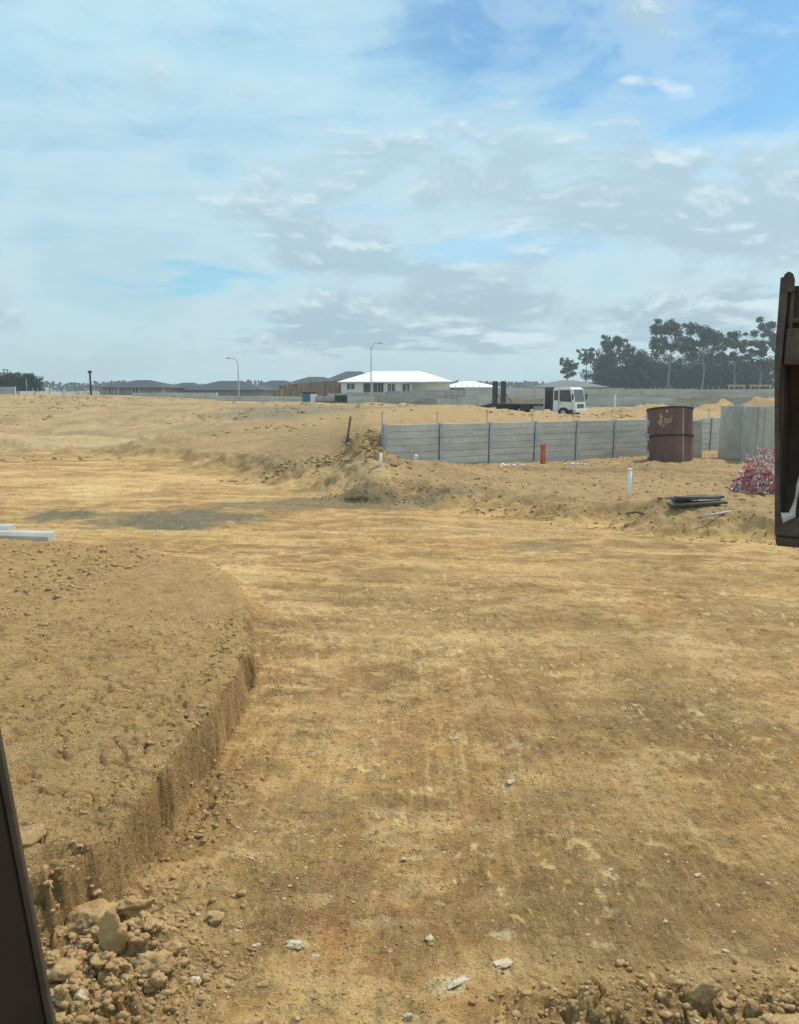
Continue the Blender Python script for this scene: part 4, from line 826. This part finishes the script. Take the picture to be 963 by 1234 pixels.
# brown timber fences on the slope left of the white house
for k, (u0, u1, d, vt0, vt1, vb, lab) in enumerate(((338, 412, 126, 464, 457.5, 472, 'upper brown timber fence climbing towards the white house'), (330, 412, 122, 470, 465, 479, 'lower brown timber fence left of the white house'))):
    x0, x1 = X(u0, d), X(u1, d); m = MB(); n = 16; o = empty('timber_fence', (x0, d, 0)); tag(o, lab, 'fence')
    for i in range(n):
        zt = Z(vt0 + (vt1 - vt0) * i / n, d); m.box((x1 - x0) * i / n, (x1 - x0) * (i + 1) / n - .06, 0, .04, Z(vb, d) - .5, zt)
    m.build('paling_panel', M['fence'], o); 
    for i in range(0, n + 1, 4): MB().box((x1 - x0) * i / n - .08, (x1 - x0) * i / n + .05, -.12, -.01, Z(vb, d) - .5, Z(vt0 + (vt1 - vt0) * i / n, d) + .1).build('fence_post', M['timber'], o)
# site clutter before the white house
def clutter(name, u, d, v_b, parts, lab, cat, rz=0):
    px = X(u, d); o = empty(name, (px, d, Z(v_b, d)), rz); tag(o, lab, cat)
    for nm, bx_, mt in parts: MB().box(*bx_).build(nm, M[mt], o, bevel=.02)
    return o
clutter('site_shed', 373, 66, 485, (('body', (-.55, .55, -.5, .5, 0, .75), 'blue'), ('door', (.05, .6, -.56, -.51, 0, .7), 'white'), ('roof', (-.62, .62, -.6, .6, .76, .84), 'truckdark')), 'small blue and white site box left of the block pallets', 'site box', .2)
for i, (u, lab) in enumerate(((388, 'leftmost pallet of grey blocks before the white house'), (397, 'second pallet of grey blocks beside the blue site box'), (411, 'pallet of dark blocks right below the garage end'))):
    o = clutter('block_pallet', u, 64, 485, (('pallet', (-.5, .5, -.5, .5, -.1, .08), 'timber'), ('blocks', (-.46, .46, -.46, .46, .085, .50 if i < 2 else .58), 'far_block' if i < 2 else 'truckdark')), lab, 'pallet', .1 * i)
clutter('pipe_bundle', 474, 60, 488, (('pipes', (-1.1, 1.1, -.2, .2, 0, .16), 'truckdark'), ('pallet', (-.9, .9, -.3, .3, -.12, -.005), 'timber')), 'flat dark bundle on the dirt crest below the white house', 'bundle')
clutter('low_box', 552, 58, 493, (('body', (-.5, .5, -.3, .3, -.1, .16), 'far_block'), ('lid', (-.52, .52, -.32, .32, .165, .2), 'truckdark')), 'low grey box on the dirt crest left of the truck ramps', 'box')
for u, w_, lab in ((886, 1.2, 'left yellowish timber trestle on the far wall top under the trees'), (915, 1.6, 'right yellowish timber trestle next to the rusty bucket, on the far wall')):
    px = X(u, 112.5); o = empty('timber_trestle', (px, 112.5, 2.5)); tag(o, lab, 'trestle')
    MB().box(-w_, w_, -.1, .1, .55, .8).build('top_beam', M['yellow2'] if 'yellow2' in M else M.setdefault('yellow2', mat('raw_timber', (.52, .40, .22), .8)), o)
    for sx in (-1, 1): MB().box(sx * w_ * .85 - .07, sx * w_ * .85 + .07, -.08, .08, -.2, .549).build('leg', M['yellow2'], o)

# ------------------------------------------------------------------ street lamps
def lamp(u, d, v_top, v_b, arm, label, dark=False):
    px = X(u, d); zb = Z(v_b, d); h = Z(v_top, d) - zb; o = empty('street_lamp', (px, d, zb)); tag(o, label, 'street lamp'); mt = M['blackedge'] if dark else M['galv']
    if dark:
        MB().tube([(0, 0, -1), (0, 0, h - .3)], [.13, .1], 10).build('pole', mt, o); MB().tube([(0, 0, h - .3), (0, 0, h - .05), (0, 0, h + .05)], [.14, .28, .1], 10).build('lamp_head', mt, o)
    else:
        MB().tube([(0, 0, -1), (0, 0, h * .5), (0, 0, h * .88)], [.085, .07, .05], 10).build('pole', M['far_concrete'], o)
        s = -1 if arm < 0 else 1; a = abs(arm)
        MB().tube([(0, 0, h * .88), (s * a * .15, 0, h * .95), (s * a * .45, 0, h), (s * a, 0, h + .05)], [.06, .05, .045, .04], 8).build('arm', M['galv'], o)
        MB().box(min(s * a, s * (a + .5)), max(s * a, s * (a + .5)), -.12, .12, h - .02, h + .10).build('lamp_head', M['far_block'], o, bevel=.03)
lamp(288.5, 96, 432, 484, -.9, 'tall street lamp with curved arm pointing left in front of the dark roofs')
lamp(447.5, 98, 414, 486, .9, 'tall street lamp with arm pointing right in front of the white house')
lamp(111, 95, 447, 476, 0, 'dark round-headed lamp post on the hill crest left of the dark roofs', dark=True)

# ------------------------------------------------------------------ truck with ramps
TD = 65.3; zb = .60
tk = empty('tilt_tray_truck', (X(600, TD), TD, zb), R(-35)); tag(tk, 'white-cabbed plant transport truck with a long dark deck and raised loading ramps', 'truck')
# local axes: x forward along the truck, y to its left, z up; the deck's rear end is at x = 0
CX = 5.25; CL = 7.05; zt = 2.28
side = [(CX, .42), (CL - .06, .42), (CL, .75), (CL - .03, 1.12), (CL - .22, zt - .14), (CL - .42, zt), (CX + .15, zt), (CX, zt - .1)]
cb = MB().prism(side, -1.05, 1.05).build('cab', M['truckwhite'], tk, bevel=.05)
for sy in (-1, 1):
    ya, yb = (-1.062, -1.052) if sy < 0 else (1.052, 1.062)
    wn = MB().prism([(CX + .55, 1.22), (CL - .28, 1.18), (CL - .42, zt - .2), (CX + .55, zt - .2)], ya, yb).build('side_window', M['glass'], cb)
    MB().prism([(CX + .1, 1.30), (CX + .42, 1.30), (CX + .42, zt - .25), (CX + .1, zt - .25)], ya, yb).build('side_window', M['glass'], cb)
    MB().box(CX + .47, CX + .49, ya, yb, .6, zt - .12).box(CL - .24, CL - .22, ya, yb, .6, 1.15).build('door_seam', M['truckdark'], cb)
    MB().box(CX + .55, CX + .7, ya - .01, yb + .01, 1.05, 1.09).build('door_handle', M['truckdark'], cb)
    MB().box(CX + .55, CL - .1, ya - .03, yb + .03, .40, .60).build('door_step', M['truckdark'], cb)
MB().add([(CL - .02, -.9, 1.20), (CL - .02, .9, 1.20), (CL - .195, .88, zt - .17), (CL - .195, -.88, zt - .17), (CL - .08, -.9, 1.20), (CL - .08, .9, 1.20), (CL - .26, .88, zt - .17), (CL - .26, -.88, zt - .17)],
         [(0, 1, 2, 3), (7, 6, 5, 4), (0, 4, 5, 1), (1, 5, 6, 2), (2, 6, 7, 3), (3, 7, 4, 0)]).build('windscreen', M['glass'], cb)
gr = MB().box(CL - .0, CL + .022, -.62, .62, .72, 1.02).build('grille', M['truckdark'], cb)
for z_ in (.78, .87, .96): MB().box(CL + .024, CL + .034, -.6, .6, z_ - .012, z_ + .012).build('grille_bar', M['far_block'], gr)
MB().box(CL - .02, CL + .12, -1.05, 1.05, .38, .62).build('bumper', M['truckwhite'], tk, bevel=.03)
for sy in (-.85, .85): MB().box(CL + .0, CL + .03, sy - .14, sy + .14, .72, .88).build('headlight', M['whitep'], cb, bevel=.01)
for sy in (-1, 1):
    mr = MB().box(CL - .12, CL - .04, sy * 1.32 - .1, sy * 1.32 + .1, 1.35, 1.78).build('mirror', M['truckdark'], cb)
    MB().tube([(CL - .2, sy * 1.05, 1.6), (CL - .08, sy * 1.24, 1.6)], .015, 6).build('mirror_arm', M['truckdark'], mr)
MB().box(CX - .62, CX - .54, -1.15, 1.15, .9, zt + .02).box(CX - .22, CX - .12, -1.0, 1.0, .5, zt - .25).box(CX - .52, CX - .22, -.3, .5, .5, 1.15).build('headboard', M['truckdark'], tk, bevel=.01)
dkz = 1.02
MB().box(.0, CX - .64, -1.2, 1.2, dkz - .14, dkz).box(.1, CX + .6, -.55, -.35, dkz - .42, dkz - .143).box(.1, CX + .6, .35, .55, dkz - .42, dkz - .143).build('deck', M['truckdark'], tk, bevel=.01)
MB().add([(-2.0, -1.1, .48), (-.01, -1.15, dkz - .16), (-.01, 1.15, dkz - .16), (-2.0, 1.1, .48), (-2.0, -1.1, .6), (-.01, -1.15, dkz - .01), (-.01, 1.15, dkz - .01), (-2.0, 1.1, .6)],
         [(0, 3, 2, 1), (4, 5, 6, 7), (0, 1, 5, 4), (2, 3, 7, 6), (0, 4, 7, 3), (1, 2, 6, 5)]).build('beaver_tail', M['truckdark'], tk)
zr_ = Z(459.5, TD) - zb
for sy in (-.72, .72):
    m = MB(); y0, y1 = sy - .36, sy + .36
    for yy in (y0, sy - .04, y1 - .1): m.box(.03, .13, yy, yy + .12, dkz, zr_)
    for k in range(9):
        zz = dkz + .06 + (zr_ - dkz - .12) * k / 8; m.box(.04, .12, y0 + .118, y1 - .098, zz - .065, zz + .065)
    m.build('ramp', M['truckdark'], tk)
    MB().tube([(.9, sy, dkz), (.14, sy, dkz + .9)], .03, 6).build('ramp_strut', M['truckdark'], tk)
for u in (.8, 1.9, 6.15):
    for sy in (-1.0, 1.0):
        w = MB().tube([(u, sy - .14, .36), (u, sy + .14, .36)], .42, 24).build('wheel', M['tyre'], tk)
        MB().tube([(u, sy - .155, .36), (u, sy + .155, .36)], .2, 14).build('rim', M['galv'], w)
for k in range(2): MB().box(2.6 + k * 1.1, 3.4 + k * 1.1, -1.18, -.95, .52, .84).build('tool_box', M['truckdark'] if k != 1 else M['far_block'], tk, bevel=.02)

# ------------------------------------------------------------------ trees
def tree(u, d, v_top, v_base, spread_px, label, mt, seed, style='gum', leaves=3000, bare=.45, group=None, ls=.16):
    r = np.random.default_rng(seed); px = X(u, d); zb_ = Z(v_base, d) - .3; h = Z(v_top, d) - zb_; sp = spread_px / F * d
    t_ = empty('gum_tree', (px, d, zb_)); tag(t_, label, 'tree', group)
    lean = r.normal() * .03 * h; m = MB()
    tops = []; pts = [(0, 0, 0)]; n = 7
    for i in range(1, n + 1): pts.append((lean * (i / n) ** 2 + r.normal() * .008 * h, r.normal() * .008 * h, h * .9 * i / n))
    r0 = .014 * h + .06; m.tube(pts, [r0 * (1 - .85 * i / n) for i in range(n + 1)], 7)
    nl = 14 if style == 'gum' else 14; cen = []
    for k in range(nl):
        f0 = bare + (1 - bare) * .85 * (k + r.uniform(0, .8)) / nl; i = min(int(f0 * n * .999), n - 1); a0 = np.array(pts[i]); a1 = np.array(pts[i + 1]); p0 = a0 + (a1 - a0) * (f0 * n - i) if f0 * n - i < 1 else a1
        th = r.uniform(0, 6.28); ln = sp * r.uniform(.45, 1.0) * (1.05 - .5 * abs(f0 - .65)); up = ln * r.uniform(.45, 1.0) if style == 'gum' else ln * r.uniform(.1, .6)
        p2 = p0 + np.array([math.cos(th) * ln, math.sin(th) * ln * .8, up]); p2[2] = min(p2[2], h * .97); p1 = p0 + (p2 - p0) * .5 + np.array([0, 0, -ln * .06])
        m.tube([p0, p1, p2], [r0 * .34, r0 * .22, r0 * .06], 5)
        cen.append((p2, sp * (r.uniform(.14, .27) if style == 'gum' else r.uniform(.2, .32))))
        for _ in range(2 if style == 'gum' else 3):
            q0 = p1 + (p2 - p1) * r.uniform(0, .8); q1 = q0 + np.array([r.normal() * .3, r.normal() * .3, abs(r.normal()) * .22 + .05]) * sp; m.tube([q0, q1], [r0 * .14, r0 * .04], 4); cen.append((q1, sp * r.uniform(.15, .28)))
    cen.append((np.array([lean, 0, h * .93]), sp * .3))
    if style == 'dense':
        for _ in range(16): cen.append((np.array([r.normal() * sp * .45, r.normal() * sp * .35, h * r.uniform(.10, .8)]), sp * r.uniform(.28, .45)))
    m.build('trunk', M['bark'], t_, smooth=True)
    ws = np.array([c_[1] ** 2 for c_ in cen]); ws /= ws.sum(); idx = r.choice(len(cen), leaves, p=ws)
    cc_ = np.array([cen[i][0] for i in idx]); rr = np.array([cen[i][1] for i in idx])
    dv = r.normal(size=(leaves, 3)); dv /= np.linalg.norm(dv, axis=1)[:, None]; dv *= (r.uniform(0, 1, leaves) ** (1 / 2.2))[:, None]; dv[:, 2] *= .82; P_ = 0
    P0 = cc_ + dv * rr[:, None]
    # small hanging leaf sprays
    a = r.normal(size=(leaves, 3)); a /= np.linalg.norm(a, axis=1)[:, None]; b_ = np.cross(a, r.normal(size=(leaves, 3))); b_ /= np.linalg.norm(b_, axis=1)[:, None]
    s1 = (ls * r.uniform(.7, 1.7, leaves))[:, None]; s2 = (ls * r.uniform(.4, .9, leaves))[:, None]
    Vv = np.stack([P0 - a * s1, P0 - b_ * s2, P0 + a * s1, P0 + b_ * s2], 1).reshape(-1, 3); Vv[:, 2] = np.maximum(Vv[:, 2], .05)
    o = np_mesh('crown', Vv, np.arange(leaves * 4).reshape(-1, 4), mt); o.parent = t_
    return t_
G1 = 'gum trees beyond the far wall'
specs = [(683, 205, 434, 12, 'gum', 1500, .35, 'small gum tree standing alone left of the grove, above the grey roof'),
         (706, 210, 419, 10, 'gum', 1100, .65, 'slender gum with a small tuft crown high on a thin bare trunk'),
         (724, 200, 428, 22, 'dense', 4200, .15, 'bushy gum low at the left end of the dense grove'),
         (742, 195, 406, 21, 'gum', 4200, .35, 'rounded gum with a pointed top at the left shoulder of the grove'),
         (766, 198, 430, 30, 'dense', 6500, .1, 'lower bushy gum filling the dip in the grove'),
         (805, 184, 389, 25, 'gum', 5000, .42, 'tallest open gum of the grove with pale straight trunk'),
         (790, 205, 427, 30, 'dense', 4500, .1, 'dark bushy gum below and left of the tallest gum'),
         (845, 185, 393, 27, 'gum', 6000, .36, 'broad domed gum right of the tallest one'),
         (828, 207, 424, 30, 'dense', 4500, .1, 'dark filling gum between the two tallest crowns'),
         (883, 190, 398, 20, 'gum', 4200, .30, 'open gum with sky showing through its crown'),
         (866, 208, 434, 28, 'dense', 4200, .1, 'low dark gum behind the open-crowned gum'),
         (915, 188, 388, 22, 'gum', 6000, .2, 'dark gum half hidden by the left edge of the rusty bucket'),
         (903, 205, 436, 28, 'dense', 4200, .1, 'low dark gum behind the bucket-side gum'),
         (955, 190, 396, 34, 'dense', 4500, .1, 'gum at the right margin behind the rusty bucket')]
for i, (u, d, vt, spx, stl, lv, bare, lab) in enumerate(specs):
    tree(u, d, vt, 471, spx, lab, M['leafA'] if i % 2 else M['leafB'], 500 + i, stl, lv, bare, G1, ls=.22)
for i, (u, vt, lab) in enumerate(((733, 446, 'low dark shrub under the left shoulder of the grove'), (757, 444, 'low shrub under the dip in the grove'), (782, 440, 'low dark shrub left of the tallest pale trunk'), (812, 438, 'low dark shrub right of the tallest pale trunk'),
        (838, 440, 'low dark shrub under the broad domed gum'), (862, 442, 'low dark shrub between the domed gum and the open gum'), (888, 442, 'low dark shrub under the open-crowned gum'), (912, 440, 'low dark shrub beside the rusty bucket edge'))):
    tree(u, 196, vt, 472, 22, lab, M['leafB'], 700 + i, 'dense', 4200, .05, 'shrubs under the gum trees', ls=.24)
for i, (u, vt, spx, lab) in enumerate(((4, 453, 20, 'dark bushy tree at the left margin behind the pale wall'), (20, 452, 17, 'dark tree in the middle of the small left clump'), (38, 452, 15, 'rightmost tree of the small left clump tapering down'), (-30, 450, 24, 'tree beyond the left margin'))):
    if u > -20: tree(u, 150, vt, 474, spx, lab, M['leafB'], 600 + i, 'dense', 2600, .15, 'trees behind the left wall', ls=.17)
# far tree line
r = np.random.default_rng(5); n = 9000
tu = r.uniform(-900, 2000, n); td = r.uniform(430, 520, n); hh = 5 + 5 * fbm(tu * .02, tu * 0, 900, 4)
tx_ = np.array([X(a, c_) for a, c_ in zip(tu, td)]); P0 = np.stack([tx_, td, 1.0 + r.uniform(0, 1, n) ** .8 * hh * .62], 1)
a = r.normal(size=(n, 3)); a /= np.linalg.norm(a, axis=1)[:, None]; b_ = np.cross(a, r.normal(size=(n, 3))); b_ /= np.linalg.norm(b_, axis=1)[:, None]
Vv = np.stack([P0 - a * 1.6, P0 - b_ * 1.1, P0 + a * 1.6, P0 + b_ * 1.1], 1).reshape(-1, 3)
o = np_mesh('far_woods', Vv, np.arange(n * 4).reshape(-1, 4), M['leafB']); tag(o, 'thin line of distant woods on the horizon', kind='stuff')

# ------------------------------------------------------------------ excavator bucket and arm, cab pillar
bd = 3.2; bxl = (931 - 481.5) / F * (bd * math.cos(PITCH) + .1 * math.sin(PITCH)); BK = .70
ex = empty('excavator_arm', (bxl, bd, 0), R(-31)); ex.scale = (.78, .78, 1); tag(ex, 'rusty worn excavator bucket hanging open towards the camera at the right edge', 'excavator arm')
ez = lambda v: Z(v, bd)
zt, zm, zbt = ez(338), ez(437), ez(641); BW = .95          # the bucket's own x runs along its width from its left lip
sh = lambda z_: (zm - z_) / (zm - zbt) * .058 if z_ < zm else 0
def sideplate(x0, x1, sg):
    pr = [(0, zt), (-.035, zm + .02), (0, zm - .05), (.03, zbt + .15), (0, zbt), (.30, zbt + .02), (.52, zbt + .3), (.60, zm - .15), (.42, zm + .25), (.08, zt + .0)]
    n = len(pr); vs = [(x0 + sh(z_) * sg, y_, z_) for y_, z_ in pr] + [(x1 + sh(z_) * sg, y_, z_) for y_, z_ in pr]
    return MB().add(vs, [tuple(range(n)), tuple(range(2 * n - 1, n - 1, -1))] + [(i, (i + 1) % n, (i + 1) % n + n, i + n) for i in range(n)])
sideplate(0, .022, 1).build('side_plate', M['bucket'], ex, bevel=.004); sideplate(BW - .022, BW, -1).build('side_plate', M['bucket'], ex, bevel=.004)
# thick lip bars welded on the front edges of the side plates
for x0, sg in ((0, 1), (BW, -1)):
    m = MB(); vs = []
    lv = [(zt + .01, .035, .03), (zm + .02, .03, .045), (zm - .06, .02, .034), (zbt + .16, .022, .028), (zbt + .02, .03, .035)]
    for z_, w_, dp in lv:
        xa = x0 + sg * (sh(z_) - .004); xb = x0 + sg * (sh(z_) + w_)
        vs += [(xa, -dp - .01, z_), (xb, -dp - .005, z_), (xb, .03, z_), (xa, .03, z_)]
    fs = [(0, 1, 2, 3), (19, 18, 17, 16)] + [(4 * i + e, 4 * i + 4 + e, 4 * i + 4 + (e + 1) % 4, 4 * i + (e + 1) % 4) for i in range(4) for e in range(4)]
    m.add(vs, fs).build('side_lip', M['bucket_lip'], ex, bevel=.006)
MB().box(.024, BW - .024, .03, .06, zm + .03, zt - .02).build('top_plate', M['bucket'], ex, bevel=.006)
MB().box(.036, BW - .036, -.03, .028, zm - .01, zm + .13).box(.036, BW - .036, -.012, .028, zm + .15, zm + .17).build('cross_plate', M['bucket_dirt'], ex, bevel=.01)
MB().tube([(.05, -.0, zt - .05), (.052, -.0, zm + .03)], .012, 8).build('weld_bead', M['bucket_dirt'], ex)
MB().prism([(.002, zt - .05), (.058, zt - .05), (.058, zt + .0), (.05, zt + .022), (.032, zt + .03), (.012, zt + .018)], -.045, .02).build('lifting_ear', M['bucket_lip'], ex, bevel=.006)
prof = [(.05, zm + .03), (.22, zm + .10), (.34, zm + .0), (.42, zm - .2), (.40, zbt + .30), (.27, zbt + .12), (.15, zbt + .05), (.03, zbt + .02)]
vs = []; k = len(prof)
for xx, ins in ((.024, 1), (BW - .024, -1)):
    for y_, z_ in prof: vs.append((xx + ins * sh(z_), y_, z_))
    for y_, z_ in prof: vs.append((xx + ins * sh(z_), y_ + .02, z_ - .02))
fs = []
for i in range(k - 1): fs += [(i, i + 1, 2 * k + i + 1, 2 * k + i), (k + i, 3 * k + i, 3 * k + i + 1, k + i + 1)]
MB().add(vs, fs).build('back_shell', M['bucket'], ex)
for n_, z0, z1, i0, i1, y0, y1, mt in (('cutting_edge', zbt - .005, zbt + .075, .055, .05, -.055, -.012, 'bucket_lip'), ('wear_strip', zbt - .045, zbt - .008, .068, .058, -.06, .03, 'bucket'), ):
    MB().prism([(i0, z0), (BW - i0, z0), (BW - i1, z1), (i1, z1)], y0, y1).build(n_, M[mt], ex, bevel=.008)
MB().tube([(.085, -.062, zbt + .07), (.13, -.058, zbt + .085), (.15, -.05, zbt + .2), (.19, -.03, zbt + .38)], [.022, .018, .012, .010], 8).build('pale_streak', M['far_concrete'], ex)  # pale bent streak rising from the cutting edge
MB().box(.34, .62, .10, .45, zt - .1, zt + .22).build('hitch', M['blackedge'], ex, bevel=.02)
MB().prism([(.36, zt + .2), (.60, zt + .2), (.58, zt + 1.2), (.38, zt + 1.2)], .15, .45).build('stick', M['bucket'], ex, bevel=.02)
# cab pillar at the left
pl = empty('cab_pillar', (0, 0, 0)); tag(pl, 'dark brown cab pillar cutting the lower left corner', 'cab pillar')
def PV(u, v, d): q = Z(v, d); return Vector(((u - 481.5) / F * (d * math.cos(PITCH) + (H - q) * math.sin(PITCH)), d, q))
a = PV(-6, 880, .62); c_ = PV(62, 1236, .62); dn = (c_ - a).normalized(); a2 = a - dn * .5; c2 = c_ + dn * .5
sidev = dn.cross(Vector((0, 1, 0))).normalized(); sidev = sidev if sidev.x < 0 else -sidev
def bar(a_, c__, w0, w1, y0, y1, name, mt):
    vs = []
    for p in (a_, c__):
        for ww, yy in ((w0, y0), (w1, y0), (w1, y1), (w0, y1)): vs.append(p + sidev * ww + Vector((0, yy, 0)))
    return MB().add(vs, [(0, 1, 2, 3), (7, 6, 5, 4), (0, 4, 5, 1), (1, 5, 6, 2), (2, 6, 7, 3), (3, 7, 4, 0)]).build(name, mt, pl, bevel=.002)
bar(a2, c2, .0072, .16, 0, .012, 'pillar_body', M['cabdark']); bar(a2, c2, .0, .0065, .003, .010, 'seal', M['rubber'])

# ------------------------------------------------------------------ haze
hb_ = MB().box(-700, 700, -700, 700, -1.5, 26); vm = bpy.data.materials.new('haze'); vm.use_nodes = True; t = vm.node_tree; t.nodes.clear()
mo_ = t.nodes.new('ShaderNodeOutputMaterial'); pv = t.nodes.new('ShaderNodeVolumePrincipled'); t.links.new(pv.outputs[0], mo_.inputs['Volume'])
pv.inputs['Color'].default_value = (.85, .93, 1, 1); pv.inputs['Density'].default_value = .0008; pv.inputs['Anisotropy'].default_value = .3
USE_HAZE = True
if USE_HAZE:
    hz_ = hb_.build('haze', vm); tag(hz_, 'thin pale haze in the air over the whole site', kind='stuff')
